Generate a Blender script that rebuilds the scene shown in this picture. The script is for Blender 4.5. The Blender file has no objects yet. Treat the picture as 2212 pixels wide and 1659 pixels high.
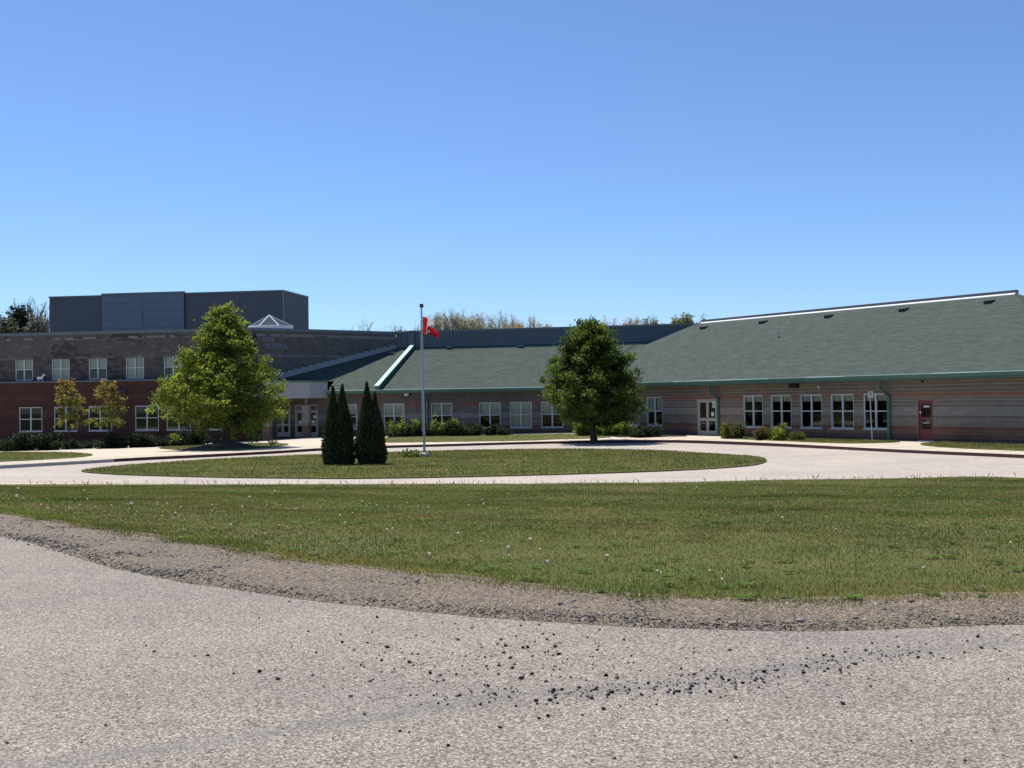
import bpy, math, random
import numpy as np
from mathutils import Vector, Matrix
from mathutils.geometry import delaunay_2d_cdt

random.seed(7)
RNG = np.random.default_rng(11)
scene = bpy.context.scene
COL = scene.collection

# ------------------------------------------------------------------ camera
F_PX, CX, CY = 2570.0, 1106.0, 829.5          # focal length and centre for a 2212 px wide picture
CAM_Z, ROLL, PITCH = 1.65, 0.0135, math.atan(36.0 / 2570.0)
cam_data = bpy.data.cameras.new('camera')
cam_data.sensor_width = 36.0
cam_data.lens = 36.0 * F_PX / 2212.0
cam_data.clip_start, cam_data.clip_end = 0.1, 6000.0
cam = bpy.data.objects.new('camera', cam_data)
COL.objects.link(cam)
_R = Vector((1, 0, 0))
_F = Vector((0, math.cos(PITCH), math.sin(PITCH)))
_U = Vector((0, -math.sin(PITCH), math.cos(PITCH)))
_XC = _R * math.cos(ROLL) - _U * math.sin(ROLL)
_YC = _R * math.sin(ROLL) + _U * math.cos(ROLL)
cam.matrix_world = Matrix(((_XC.x, _YC.x, -_F.x, 0), (_XC.y, _YC.y, -_F.y, 0), (_XC.z, _YC.z, -_F.z, CAM_Z), (0, 0, 0, 1)))
scene.camera = cam

# ------------------------------------------------------------------ sky, sun, exposure
SUN = Vector((-0.30, 0.36, 1.0)).normalized()
world = bpy.data.worlds.new('World')
scene.world = world
world.use_nodes = True
wt = world.node_tree
wt.nodes.clear()
sky = wt.nodes.new('ShaderNodeTexSky')
sky.sky_type = 'NISHITA'
sky.sun_disc = False
sky.sun_elevation = math.asin(SUN.z)
sky.sun_rotation = math.atan2(SUN.x, SUN.y)
sky.altitude = 0.0
sky.air_density = 0.75
sky.dust_density = 0.35
sky.ozone_density = 10.0
bg = wt.nodes.new('ShaderNodeBackground')
bg.inputs['Strength'].default_value = 0.138
wo = wt.nodes.new('ShaderNodeOutputWorld')
wt.links.new(sky.outputs[0], bg.inputs[0])
wt.links.new(bg.outputs[0], wo.inputs[0])

sun_data = bpy.data.lights.new('sun', 'SUN')
sun_data.energy = 5.0
sun_data.angle = math.radians(0.53)
sun_data.color = (1.0, 0.945, 0.85)
sun = bpy.data.objects.new('sun', sun_data)
sun.rotation_euler = SUN.to_track_quat('Z', 'Y').to_euler()
sun.location = (0, 0, 60)
COL.objects.link(sun)

scene.view_settings.view_transform = 'Standard'
scene.view_settings.look = 'None'
scene.view_settings.exposure = 0.2
scene.view_settings.gamma = 1.0
scene.view_settings.use_curve_mapping = False
scene.cycles.max_bounces = 8
scene.cycles.transparent_max_bounces = 16


# ------------------------------------------------------------------ measuring helpers
def ray(x, y):
    u, v = (x - CX) / F_PX, -(y - CY) / F_PX
    d = _XC * u + _YC * v + _F
    return d / d.y                               # one metre of depth per unit


def at_depth(x, y, depth):
    d = ray(x, y) * depth
    return Vector((d.x, d.y, d.z + CAM_Z))


def on_level(x, y, z):
    d = ray(x, y)
    k = (z - CAM_Z) / d.z
    return Vector((d.x * k, d.y * k, z))


def on_ground(x, y, fn):
    p = on_level(x, y, -1.0)
    for _ in range(30):
        q = on_level(x, y, fn(p.x, p.y))
        p = p.lerp(q, 0.7)
    p.z = fn(p.x, p.y)
    return p


# ------------------------------------------------------------------ mesh helpers
ORG = {}


def link(o, parent=None):
    COL.objects.link(o)
    if parent is not None:
        o.parent = parent
    return o


def tag(o, label=None, category=None, group=None, kind=None):
    if label: o['label'] = label
    if category: o['category'] = category
    if group: o['group'] = group
    if kind: o['kind'] = kind
    return o


def thing(name, loc, label, category, group=None):
    o = bpy.data.objects.new(name, None)
    o.empty_display_size = 0.3
    o.location = loc
    COL.objects.link(o)
    ORG[o.name] = Vector(loc)
    return tag(o, label, category, group)


def mesh_obj(name, verts, faces, mat, parent=None, origin=None, cols=None, smooth=False):
    """verts in world metres; the object's own origin is put at the piece."""
    v = np.asarray(verts, dtype=np.float64).reshape(-1, 3)
    if origin is None:
        origin = (float(v[:, 0].mean()), float(v[:, 1].mean()), float(v[:, 2].min()))
    org = Vector(origin)
    me = bpy.data.meshes.new(name)
    v = v - np.array(org)
    if isinstance(faces, np.ndarray):
        n, k = faces.shape
        me.vertices.add(len(v))
        me.vertices.foreach_set('co', v.astype(np.float32).ravel())
        me.loops.add(n * k)
        me.loops.foreach_set('vertex_index', faces.astype(np.int32).ravel())
        me.polygons.add(n)
        me.polygons.foreach_set('loop_start', np.arange(0, n * k, k, dtype=np.int32))
        me.update(calc_edges=True)
    else:
        me.from_pydata([tuple(p) for p in v], [], [list(f) for f in faces])
        me.update()
    if cols is not None:
        a = me.color_attributes.new('col', 'FLOAT_COLOR', 'POINT')
        c = np.ones((len(v), 4), np.float32)
        c[:, :3] = cols
        a.data.foreach_set('color', c.ravel())
    if smooth:
        me.polygons.foreach_set('use_smooth', np.ones(len(me.polygons), dtype=bool))
    me.materials.append(mat)
    o = bpy.data.objects.new(name, me)
    po = ORG.get(parent.name, Vector((0, 0, 0))) if parent is not None else Vector((0, 0, 0))
    o.location = org - po
    link(o, parent)
    ORG[o.name] = org
    return o


class MB:
    """collects faces in world metres, optionally through a frame (origin, along, outward, up)"""
    def __init__(self, frame=None):
        self.v, self.f, self.c = [], [], []
        self.frame = frame

    def _p(self, p):
        if self.frame is None:
            return tuple(p)
        o, a, b = self.frame
        return (o[0] + a[0] * p[0] + b[0] * p[1], o[1] + a[1] * p[0] + b[1] * p[1], o[2] + p[2])

    def poly(self, pts, col=None):
        n = len(self.v)
        self.v += [self._p(p) for p in pts]
        self.f.append(list(range(n, n + len(pts))))
        self.c += [col or (1, 1, 1)] * len(pts)

    def hexa(self, p8, col=None):
        n = len(self.v)
        self.v += [self._p(p) for p in p8]
        for q in ((0, 3, 2, 1), (4, 5, 6, 7), (0, 1, 5, 4), (1, 2, 6, 5), (2, 3, 7, 6), (3, 0, 4, 7)):
            self.f.append([n + i for i in q])
        self.c += [col or (1, 1, 1)] * 8

    def box(self, x0, x1, y0, y1, z0, z1, col=None):
        self.hexa([(x0, y0, z0), (x1, y0, z0), (x1, y1, z0), (x0, y1, z0), (x0, y0, z1), (x1, y0, z1), (x1, y1, z1), (x0, y1, z1)], col)

    def tube(self, pts, radii, n=8, cap=True):
        pts = [Vector(self._p(p)) for p in pts]
        base = len(self.v)
        for i, p in enumerate(pts):
            d = (pts[min(i + 1, len(pts) - 1)] - pts[max(i - 1, 0)])
            d = d.normalized() if d.length > 1e-9 else Vector((0, 0, 1))
            up = Vector((0, 0, 1)) if abs(d.z) < 0.9 else Vector((1, 0, 0))
            a = d.cross(up).normalized()
            b = d.cross(a)
            r = radii[i] if hasattr(radii, '__len__') else radii
            for k in range(n):
                t = 2 * math.pi * k / n
                self.v.append(tuple(p + a * (math.cos(t) * r) + b * (math.sin(t) * r)))
        for i in range(len(pts) - 1):
            for k in range(n):
                k2 = (k + 1) % n
                self.f.append([base + i * n + k, base + i * n + k2, base + (i + 1) * n + k2, base + (i + 1) * n + k])
        if cap:
            self.f.append([base + k for k in range(n)][::-1])
            self.f.append([base + (len(pts) - 1) * n + k for k in range(n)])
        self.c += [(1, 1, 1)] * (len(self.v) - base)

    def build(self, name, mat, parent=None, origin=None, cols=False, smooth=False):
        return mesh_obj(name, self.v, self.f, mat, parent, origin, np.array(self.c) if cols else None, smooth)


def copy_tree(o, parent=None):
    c = o.copy()
    link(c, parent)
    for ch in list(o.children):
        copy_tree(ch, c)
    return c


# ------------------------------------------------------------------ material helpers
class NT:
    def __init__(self, name, rough=0.85, spec=0.35):
        self.m = bpy.data.materials.new(name)
        self.m.use_nodes = True
        self.t = self.m.node_tree
        self.b = self.t.nodes['Principled BSDF']
        self.b.inputs['Roughness'].default_value = rough
        self.b.inputs['Specular IOR Level'].default_value = spec
        self.out = self.t.nodes['Material Output']

    def n(self, kind, **kw):
        x = self.t.nodes.new('ShaderNode' + kind)
        for k, v in kw.items():
            if hasattr(x, k):
                setattr(x, k, v)
        return x

    def l(self, a, b):
        self.t.links.new(a, b)

    def pos(self, scale=(1, 1, 1), local=False):
        if local:
            s = self.n('TexCoord').outputs['Object']
        else:
            s = self.n('NewGeometry').outputs['Position']
        mp = self.n('Mapping')
        mp.inputs['Scale'].default_value = scale
        self.l(s, mp.inputs['Vector'])
        return mp.outputs[0]

    def noise(self, scale, detail=4, vec=None, rough=0.6):
        x = self.n('TexNoise')
        x.inputs['Scale'].default_value = scale
        x.inputs['Detail'].default_value = detail
        x.inputs['Roughness'].default_value = rough
        if vec is not None: self.l(vec, x.inputs['Vector'])
        return x.outputs['Fac']

    def ramp(self, fac, stops):
        r = self.n('ValToRGB')
        e = r.color_ramp.elements
        while len(e) < len(stops): e.new(0.5)
        for i, (p, c) in enumerate(stops):
            e[i].position = p
            e[i].color = (*c, 1) if len(c) == 3 else c
        self.l(fac, r.inputs[0])
        return r.outputs[0]

    def mix(self, fac, a, b, blend='MIX'):
        x = self.n('Mix', data_type='RGBA', blend_type=blend)
        for s, v in ((0, fac), (6, a), (7, b)):
            if hasattr(v, 'links') or hasattr(v, 'is_linked'):
                self.l(v, x.inputs[s])
            elif s == 0:
                x.inputs[0].default_value = v
            else:
                x.inputs[s].default_value = (*v, 1)
        return x.outputs[2]

    def math(self, op, a, b=0.0):
        x = self.n('Math', operation=op)
        for i, v in enumerate((a, b)):
            if hasattr(v, 'is_linked'): self.l(v, x.inputs[i])
            else: x.inputs[i].default_value = v
        return x.outputs[0]

    def bump(self, h, strength=0.3, dist=0.02):
        b = self.n('Bump')
        b.inputs['Strength'].default_value = strength
        b.inputs['Distance'].default_value = dist
        self.l(h, b.inputs['Height'])
        self.l(b.outputs[0], self.b.inputs['Normal'])

    def color(self, c):
        if hasattr(c, 'is_linked'): self.l(c, self.b.inputs['Base Color'])
        else: self.b.inputs['Base Color'].default_value = (*c, 1)
        return self.m

    def attr(self, name='col'):
        a = self.n('Attribute')
        a.attribute_name = name
        return a


def plain(name, col, rough=0.7, spec=0.4, var=0.12, scale=3.0, metal=0.0):
    t = NT(name, rough, spec)
    v = t.noise(scale, 5, t.pos())
    c = t.ramp(v, [(0.25, tuple(k * (1 - var) for k in col)), (0.75, tuple(min(1, k * (1 + var)) for k in col))])
    t.b.inputs['Metallic'].default_value = metal
    return t.color(c)


def attr_mat(name, rough=0.9, spec=0.2, grain=0.0, gscale=30.0, bump=0.0):
    t = NT(name, rough, spec)
    c = t.attr().outputs['Color']
    if grain > 0:
        g = t.noise(gscale, 5, t.pos())
        lum = t.ramp(g, [(0.2, (1 - grain,) * 3), (0.8, (1 + grain,) * 3)])
        c = t.mix(1.0, c, lum, 'MULTIPLY')
        big = t.noise(0.55, 4, t.pos((1, 1, 1.8)))
        lum2 = t.ramp(big, [(0.3, (1 - grain * 0.8,) * 3), (0.7, (1 + grain * 0.5,) * 3)])
        c = t.mix(1.0, c, lum2, 'MULTIPLY')
        if bump > 0:
            t.bump(g, bump, 0.01)
    return t.color(c)


def leaf_mat(name, trans=0.45, rough=0.6, gain=1.6):
    t = NT(name, rough, 0.25)
    c = t.attr().outputs['Color']
    t.color(c)
    tr = t.n('BsdfTranslucent')
    tc = t.mix(1.0, c, (gain, gain * 0.98, gain * 0.55), 'MULTIPLY')
    t.l(tc, tr.inputs['Color'])
    mx = t.n('MixShader')
    mx.inputs[0].default_value = trans
    t.l(t.b.outputs[0], mx.inputs[1])
    t.l(tr.outputs[0], mx.inputs[2])
    t.l(mx.outputs[0], t.out.inputs[0])
    return t.m

# ------------------------------------------------------------------ ground levels
Z_DRIVE = -1.10
_EX = [-40, -16, -7.9, -4.3, -2.1, -0.64, 0.76, 1.4, 2.5, 4.1, 9, 40]
_EY = [50, 26.5, 18.3, 14.6, 12.0, 11.0, 9.95, 9.66, 9.44, 9.6, 9.9, 11]


def lawn_z(x, y):
    """the front lawn falls from the road shoulder to the loop drive"""
    y0 = np.interp(x, _EX, _EY)
    t = np.clip((y - y0) / np.maximum(40.0 - y0, 4.0), 0, 1)
    t = t * t * (3 - 2 * t) * 0.35 + t * 0.65
    bump = 0.03 * np.sin(x * 0.9 + y * 0.35) * np.sin(y * 0.6 - x * 0.25) * np.clip((y - y0) / 3, 0, 1)
    return -1.04 * t + 0.012 + bump * np.clip((39 - y) / 4, 0, 1)


def near_z(x, y):
    return 0.0


def drive_z(x, y):
    return Z_DRIVE


PHI = math.radians(12.7)
U_C = (math.cos(PHI), -math.sin(PHI))            # along the middle wing, to the right
IN_C = (math.sin(PHI), math.cos(PHI))            # into the middle wing
U_R = (math.cos(PHI + math.pi / 4), -math.sin(PHI + math.pi / 4))
IN_R = (math.sin(PHI + math.pi / 4), math.cos(PHI + math.pi / 4))
CORNER = (4.95, 91.0)                            # where middle and right wing walls meet


def campus_z(x, y):
    """pavement and beds between kerb and school"""
    dr = -((x - CORNER[0]) * IN_R[0] + (y - CORNER[1]) * IN_R[1])
    z = Z_DRIVE + 0.152 + 0.13 * np.clip(1 - dr / 6.0, 0, 1)
    dip = np.interp(x, [-42, -22, -16, -8], [0.72, 0.38, 0.10, 0.0])
    return z - dip * np.clip((y - 58) / 34, 0, 1)


# ------------------------------------------------------------------ ground materials
def asphalt(name, tone, chip_scale, contrast, stain=False):
    t = NT(name, 0.8, 0.3)
    p = t.pos()
    vo = t.n('TexVoronoi')
    vo.inputs['Scale'].default_value = chip_scale
    t.l(p, vo.inputs['Vector'])
    sep = t.n('SeparateColor')
    t.l(vo.outputs['Color'], sep.inputs[0])
    chips = t.ramp(sep.outputs[0], [(0.0, tuple(k * (1 - contrast * 1.1) for k in tone)), (0.35, tuple(k * (1 - contrast * 0.35) for k in tone)), (0.8, tuple(k * (1 + contrast * 0.25) for k in tone)), (1.0, (min(1, tone[0] * (1 + contrast * 1.25)), min(1, tone[1] * (1 + contrast * 1.2)), min(1, tone[2] * (1 + contrast * 1.1))))])
    gaps = t.ramp(vo.outputs['Distance'], [(0.25, (1, 1, 1)), (0.75, (0.55, 0.53, 0.54))])
    c = t.mix(0.9, chips, gaps, 'MULTIPLY')
    fine = t.ramp(t.noise(chip_scale * 2.3, 2, p), [(0.3, (0.82,) * 3), (0.7, (1.15,) * 3)])
    c = t.mix(0.8, c, fine, 'MULTIPLY')
    big = t.ramp(t.noise(0.45, 5, p), [(0.3, (0.86, 0.86, 0.88)), (0.7, (1.09, 1.08, 1.05))])
    trk = t.ramp(t.noise(0.5, 4, t.pos((0.25, 1.6, 1))), [(0.35, (0.95, 0.95, 0.955)), (0.65, (1.03, 1.03, 1.025))])
    big = t.mix(1.0, big, trk, 'MULTIPLY')
    c = t.mix(1.0, c, big, 'MULTIPLY')
    mid = t.ramp(t.noise(3.0, 5, p), [(0.3, (0.93,) * 3), (0.7, (1.06,) * 3)])
    c = t.mix(1.0, c, mid, 'MULTIPLY')
    if stain:
        a = t.attr('stain').outputs['Fac']
        nz = t.ramp(t.noise(6.0, 6, p), [(0.3, (0.25,) * 3), (0.65, (1,) * 3)])
        f = t.math('MULTIPLY', a, nz)
        c = t.mix(f, c, (0.135, 0.13, 0.135))
    t.bump(vo.outputs['Distance'], -0.55, 0.012)
    return t.color(c)


M_ROAD = asphalt('chip_seal_asphalt', (0.352, 0.309, 0.255), 88.0, 0.68, True)
M_DRIVE = asphalt('pale_asphalt', (0.575, 0.51, 0.43), 26.0, 0.2)


def concrete_mat():
    t = NT('pavement_concrete', 0.85, 0.25)
    p = t.pos()
    n1 = t.ramp(t.noise(0.35, 5, p), [(0.3, (0.52, 0.45, 0.345)), (0.7, (0.60, 0.525, 0.415))])
    n2 = t.ramp(t.noise(9, 5, p), [(0.3, (0.9,) * 3), (0.7, (1.06,) * 3)])
    return t.color(t.mix(1.0, n1, n2, 'MULTIPLY'))


M_CONC = concrete_mat()
M_JOINT = plain('joint_grey', (0.25, 0.21, 0.17), 0.9)  # own grey-brown of the paving joints


def soil_mat(name, a, b, scale=14):
    t = NT(name, 0.95, 0.15)
    p = t.pos()
    c = t.ramp(t.noise(scale, 7, p, 0.75), [(0.32, a), (0.68, b)])
    c2 = t.ramp(t.noise(0.9, 4, p), [(0.3, (0.85,) * 3), (0.7, (1.12,) * 3)])
    t.bump(t.noise(scale * 2, 6, p, 0.8), 0.6, 0.03)
    return t.color(t.mix(1.0, c, c2, 'MULTIPLY'))


M_SHOULDER = asphalt('gravel_dirt', (0.225, 0.178, 0.125), 70.0, 0.85)
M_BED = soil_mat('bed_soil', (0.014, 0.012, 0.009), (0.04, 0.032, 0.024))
M_GROUND = soil_mat('field', (0.06, 0.075, 0.03), (0.11, 0.115, 0.05), 3)


def turf_mat():
    t = NT('turf', 0.95, 0.1)
    p = t.pos()
    a = t.ramp(t.noise(0.35, 5, p, 0.65), [(0.30, (0.105, 0.122, 0.034)), (0.50, (0.135, 0.145, 0.046)), (0.63, (0.175, 0.165, 0.068)), (0.75, (0.235, 0.19, 0.095))])
    b = t.ramp(t.noise(25, 6, p, 0.75), [(0.3, (0.55,) * 3), (0.7, (1.25,) * 3)])
    t.bump(t.noise(45, 5, p, 0.8), 0.7, 0.03)
    return t.color(t.mix(1.0, a, b, 'MULTIPLY'))


M_TURF = turf_mat()


# ------------------------------------------------------------------ sheets
def inside(poly, pts):
    poly = np.asarray(poly)
    x, y = pts[:, 0], pts[:, 1]
    r = np.zeros(len(pts), bool)
    j = len(poly) - 1
    for i in range(len(poly)):
        xi, yi = poly[i]
        xj, yj = poly[j]
        c = ((yi > y) != (yj > y)) & (x < (xj - xi) * (y - yi) / (yj - yi + 1e-12) + xi)
        r ^= c
        j = i
    return r


def densify(pts, step, closed=True):
    out = []
    n = len(pts)
    for i in range(n if closed else n - 1):
        a, b = np.array(pts[i][:2]), np.array(pts[(i + 1) % n][:2])
        k = max(1, int(np.ceil(np.linalg.norm(b - a) / step)))
        for q in range(k):
            out.append(tuple(a + (b - a) * q / k))
    if not closed: out.append(tuple(pts[-1][:2]))
    return out


def smooth_line(pts, closed=False, it=2):
    p = [np.array(q[:2], float) for q in pts]
    for _ in range(it):
        q = []
        n = len(p)
        if not closed: q.append(p[0])
        for i in range(n if closed else n - 1):
            a, b = p[i], p[(i + 1) % n]
            q += [a * 0.75 + b * 0.25, a * 0.25 + b * 0.75]
        if not closed: q.append(p[-1])
        p = q
    return [tuple(q) for q in p]


def sheet(name, outline, zfn, mat, grid=2.0, edge=1.0, lift=0.0, skirt=0.0, parent=None, extra=None):
    o = densify(outline, edge)
    poly = np.array(o)
    x0, y0 = poly.min(0)
    x1, y1 = poly.max(0)
    gx, gy = np.meshgrid(np.arange(x0 + grid / 2, x1, grid), np.arange(y0 + grid / 2, y1, grid))
    g = np.stack([gx.ravel(), gy.ravel()], 1)
    if extra is not None: g = np.vstack([g, extra])
    g = g[inside(poly, g)]
    n = len(o)
    pts = [Vector(p) for p in o] + [Vector(p) for p in g.tolist()]
    edges = [(i, (i + 1) % n) for i in range(n)]
    vv, ee, ff, *_ = delaunay_2d_cdt(pts, edges, [], 1, 1e-5)
    V = np.array([(p.x, p.y) for p in vv])
    Z = np.array([zfn(a, b) for a, b in V]) + lift
    verts = np.column_stack([V, Z])
    faces = [list(f) for f in ff]
    if skirt > 0:
        base = len(verts)
        zb = np.array([zfn(a, b) for a, b in o]) + lift
        sk = np.column_stack([poly, zb])
        sk2 = sk.copy()
        sk2[:, 2] -= skirt
        verts = np.vstack([verts, sk, sk2])
        faces += [[base + i, base + n + i, base + n + (i + 1) % n, base + (i + 1) % n] for i in range(n)]
    ob = mesh_obj(name, verts, faces, mat, parent, origin=(0, 0, 0))
    if parent is None: ob['kind'] = 'structure'
    # keep faces looking up
    me = ob.data
    if len(me.polygons) and me.polygons[0].normal.z < 0: me.flip_normals()
    return ob


# far ground sheet to the horizon
g = MB()
g.poly([(-2500, -300, -1.75), (2500, -300, -1.75), (2500, 4000, -1.75), (-2500, 4000, -1.75)])
tag(g.build('ground', M_GROUND), kind='structure')

# near road and its shoulder
EDGE_ROAD = [(-40, 1040), (0, 1155), (110, 1183), (208, 1217), (305, 1238), (390, 1256), (486, 1268), (575, 1282), (660, 1294), (764, 1306), (921, 1321), (1040, 1332), (1165, 1341), (1320, 1350), (1481, 1357), (1675, 1362), (1852, 1360), (1959, 1355), (2080, 1351), (2212, 1347), (2330, 1343)]
EDGE_LAWN = [(-60, 1060), (0, 1112), (121, 1132), (240, 1150), (347, 1167), (403, 1179), (521, 1196), (660, 1221), (764, 1233), (817, 1238), (956, 1253), (1130, 1270), (1303, 1289), (1426, 1296), (1481, 1299), (1568, 1305), (1781, 1306), (1959, 1300), (2090, 1296), (2212, 1293), (2330, 1290)]
road_edge = [on_level(x, y, 0)[:2] for x, y in EDGE_ROAD[1:]]
road_edge = [(-40, 42), (-22, 29)] + road_edge + [(14, 8.9), (45, 9.6)]
lawn_edge = [on_level(x, y, 0)[:2] for x, y in EDGE_LAWN[1:]]
lawn_edge = [(-40, 50), (-22, 33)] + lawn_edge + [(14, 9.75), (45, 10.6)]
road_edge = smooth_line(road_edge)
lawn_edge = smooth_line(lawn_edge)


def rough_line(pts, amp, step=0.12):
    d = densify(pts, step, False)
    out = []
    for i, (x, y) in enumerate(d):
        w = amp * (math.sin(i * 0.83) * 0.5 + math.sin(i * 0.31 + 1) + random.uniform(-0.6, 0.6))
        out.append((x, y + w * min(1.0, 12.0 / max(y, 4))))
    return out


near = [p for p in road_edge if -7 < p[0] < 6]
STAIN = smooth_line([on_level(x, y, 0)[:2] for x, y in [(-60, 1668), (250, 1632), (520, 1592), (800, 1550), (1060, 1508), (1300, 1488), (1480, 1480), (1620, 1455), (1740, 1436), (1900, 1412), (2060, 1396), (2300, 1378)]])


def stain_value(v):
    s = np.array(STAIN)
    d = np.full(len(v), 9.0)
    for a, b in zip(s[:-1], s[1:]):
        ab = b - a
        t = np.clip(((v - a) @ ab) / (ab @ ab), 0, 1)
        d = np.minimum(d, np.linalg.norm(v - (a + t[:, None] * ab), axis=1))
    f = np.clip(1 - d / 0.17, 0, 1) * 0.75
    for cx_, cy_, rx, ry, k in [(1930, 1380, 1.0, 0.25, 0.35), (1780, 1375, 0.5, 0.2, 0.25), (1950, 1372, 0.7, 0.15, 0.4), (1150, 1500, 1.6, 0.3, 0.25), (850, 1360, 0.8, 0.4, 0.12)]:
        q = on_level(cx_, cy_, 0)
        e = np.sqrt(((v[:, 0] - q.x) / rx) ** 2 + ((v[:, 1] - q.y) / ry) ** 2)
        f = np.maximum(f, k * np.clip(1.3 - e, 0, 1))
    return f


gx, gy = np.meshgrid(np.arange(-5, 6, 0.11), np.arange(4.2, 10.5, 0.09))
road = sheet('road', road_edge + [(45, -12), (-40, -12)], near_z, M_ROAD, grid=3.0, edge=1.0, extra=np.stack([gx.ravel(), gy.ravel()], 1))
rv = np.zeros(len(road.data.vertices) * 3, np.float32)
road.data.vertices.foreach_get('co', rv)
st = stain_value(rv.reshape(-1, 3)[:, :2].astype(float)).astype(np.float32)
a_ = road.data.attributes.new('stain', 'FLOAT', 'POINT')
a_.data.foreach_set('value', st)

_RX, _RY = [p[0] for p in road_edge], [p[1] for p in road_edge]
_LX, _LY = [p[0] for p in lawn_edge], [p[1] for p in lawn_edge]
lawn_edge_r = rough_line(lawn_edge, 0.035)
shoulder = sheet('gravel_shoulder', [(x, y - 0.03) for x, y in rough_line(road_edge, 0.012)] + [(x, y + 0.25) for x, y in reversed(lawn_edge)], lambda x, y: 0.003 + 0.016 * float(np.clip((y - np.interp(x, _RX, _RY) - .1) / .5, 0, 1)) * (0.4 + abs(math.sin(x * 3.1) * math.sin(y * 2.7 + x))), M_SHOULDER, grid=0.4, edge=0.3)

far_lawn_px = [(-60, 1047), (0, 1046.5), (150, 1046), (400, 1046.5), (700, 1049), (1000, 1050.5), (1300, 1049), (1600, 1044), (1800, 1039.5), (1980, 1036.5), (2080, 1033), (2140, 1033.5), (2180, 1036), (2212, 1038), (2300, 1044)]
far_lawn = [on_level(x, y, -1.03)[:2] for x, y in far_lawn_px]
far_lawn = smooth_line([(-60, 47), (-30, 43.5)] + far_lawn + [(22, 34), (40, 31), (60, 30)])
LAWN = lawn_edge_r + [(60, 11.5)] + list(reversed(far_lawn)) + [(-60, 60)]
lawn_sheet = sheet('front_lawn', LAWN, lawn_z, M_TURF, grid=0.7, edge=0.8, skirt=0.06)

# the loop drive
kerb_px = [(-40, 1014.5), (0, 1012.6), (105, 1006.4), (200, 1001), (274, 996.3), (350, 992.3), (423, 989), (520, 984), (603, 979.5), (686, 974), (760, 970.6), (838, 967.7), (960, 964.6), (1080, 961), (1219, 957.8), (1335, 956.6), (1420, 956.2), (1479, 956.8), (1594, 960.8), (1680, 964.6), (1756, 968.2), (1880, 974.6), (2003, 980.6), (2110, 985.4), (2212, 990), (2300, 994)]
kerb = [on_level(x, y, Z_DRIVE)[:2] for x, y in kerb_px]
kerb = smooth_line([(kerb[0][0] - 30, kerb[0][1] - 4.5)] + kerb + [(kerb[-1][0] + 14, kerb[-1][1] - 17)], it=2)
drive = sheet('driveway', kerb + [(60, 20)] + [(x, y - 0.8) for x, y in reversed(far_lawn)], drive_z, M_DRIVE, grid=6.0, edge=2.0)

# low concrete gutter along the lawn
gut = [p for p in far_lawn if -34 < p[0] < 12.5]
m = MB()
for (xa, ya), (xb, yb) in zip(gut[:-1], gut[1:]):
    wa = 0.42 + 1.1 * np.clip((-xa - 8) / 9, 0, 1)
    wb = 0.42 + 1.1 * np.clip((-xb - 8) / 9, 0, 1)
    m.hexa([(xa, ya - .3, -1.2), (xb, yb - .3, -1.2), (xb, yb + wb, -1.2), (xa, ya + wa, -1.2), (xa, ya - .3, -1.078), (xb, yb - .3, -1.078), (xb, yb + wb, -1.084), (xa, ya + wa, -1.084)])
gutter_o = tag(m.build('concrete_gutter', M_CONC), kind='structure')
m = MB()
for (xa, ya), (xb, yb) in zip(gut[:-1], gut[1:]):
    wa = 0.42 + 1.1 * np.clip((-xa - 8) / 9, 0, 1)
    wb = 0.42 + 1.1 * np.clip((-xb - 8) / 9, 0, 1)
    m.poly([(xa, ya + wa + 0.0, -1.092), (xb, yb + wb, -1.092), (xb, yb + wb + .22, -1.092), (xa, ya + wa + .22, -1.092)])
m.build('joint', plain('dirt_joint', (0.16, 0.10, 0.075), 0.9), gutter_o)

# kerb: painted stretches, each a piece of its own
M_KERB = plain('maroon_kerb_paint', (0.068, 0.026, 0.032), 0.75, 0.3, 0.25, 6)
M_KERB_BARE = plain('bare_kerb', (0.36, 0.345, 0.33), 0.85, 0.3, 0.15, 6)
kerb_root = bpy.data.objects.new('kerb', None)
COL.objects.link(kerb_root)
tag(kerb_root, kind='structure')
ORG['kerb'] = Vector((0, 0, 0))
kd = densify(kerb, 0.6, False)
arc = 0.0
runs, cur = [], [kd[0]]
for p, q in zip(kd[:-1], kd[1:]):
    arc += math.dist(p, q)
    cur.append(q)
    if arc > 3.0:
        runs.append(cur)
        cur, arc = [q], 0.0
for r in runs:
    m = MB()
    for i in range(len(r) - 1):
        (xa, ya), (xb, yb) = r[i], r[i + 1]
        d = Vector((xb - xa, yb - ya)).normalized()
        nx, ny = -d.y * 0.16, d.x * 0.16
        g0 = 0.012 if i == 0 else 0.0
        xa2, ya2 = xa + d.x * g0, ya + d.y * g0
        za, zb = Z_DRIVE - 0.1, Z_DRIVE + 0.148
        m.hexa([(xa2, ya2, za), (xb, yb, za), (xb + nx, yb + ny, za), (xa2 + nx, ya2 + ny, za), (xa2 + nx * .12, ya2 + ny * .12, zb), (xb + nx * .12, yb + ny * .12, zb), (xb + nx, yb + ny, zb), (xa2 + nx, ya2 + ny, zb)])
    mid = r[len(r) // 2]
    px = mid[0] / mid[1] * F_PX + CX
    bare = 25 < px < 62 or 92 < px < 190 and (int(px) % 3 != 0)
    m.build('kerb_stone', M_KERB_BARE if bare else M_KERB, kerb_root)

# pavement between kerb and school
side = sheet('pavement', [(x, y + 0.03) for x, y in kerb] + [(60, 60), (60, 120), (-75, 120)], campus_z, M_CONC, grid=2.0, edge=1.5)

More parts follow.
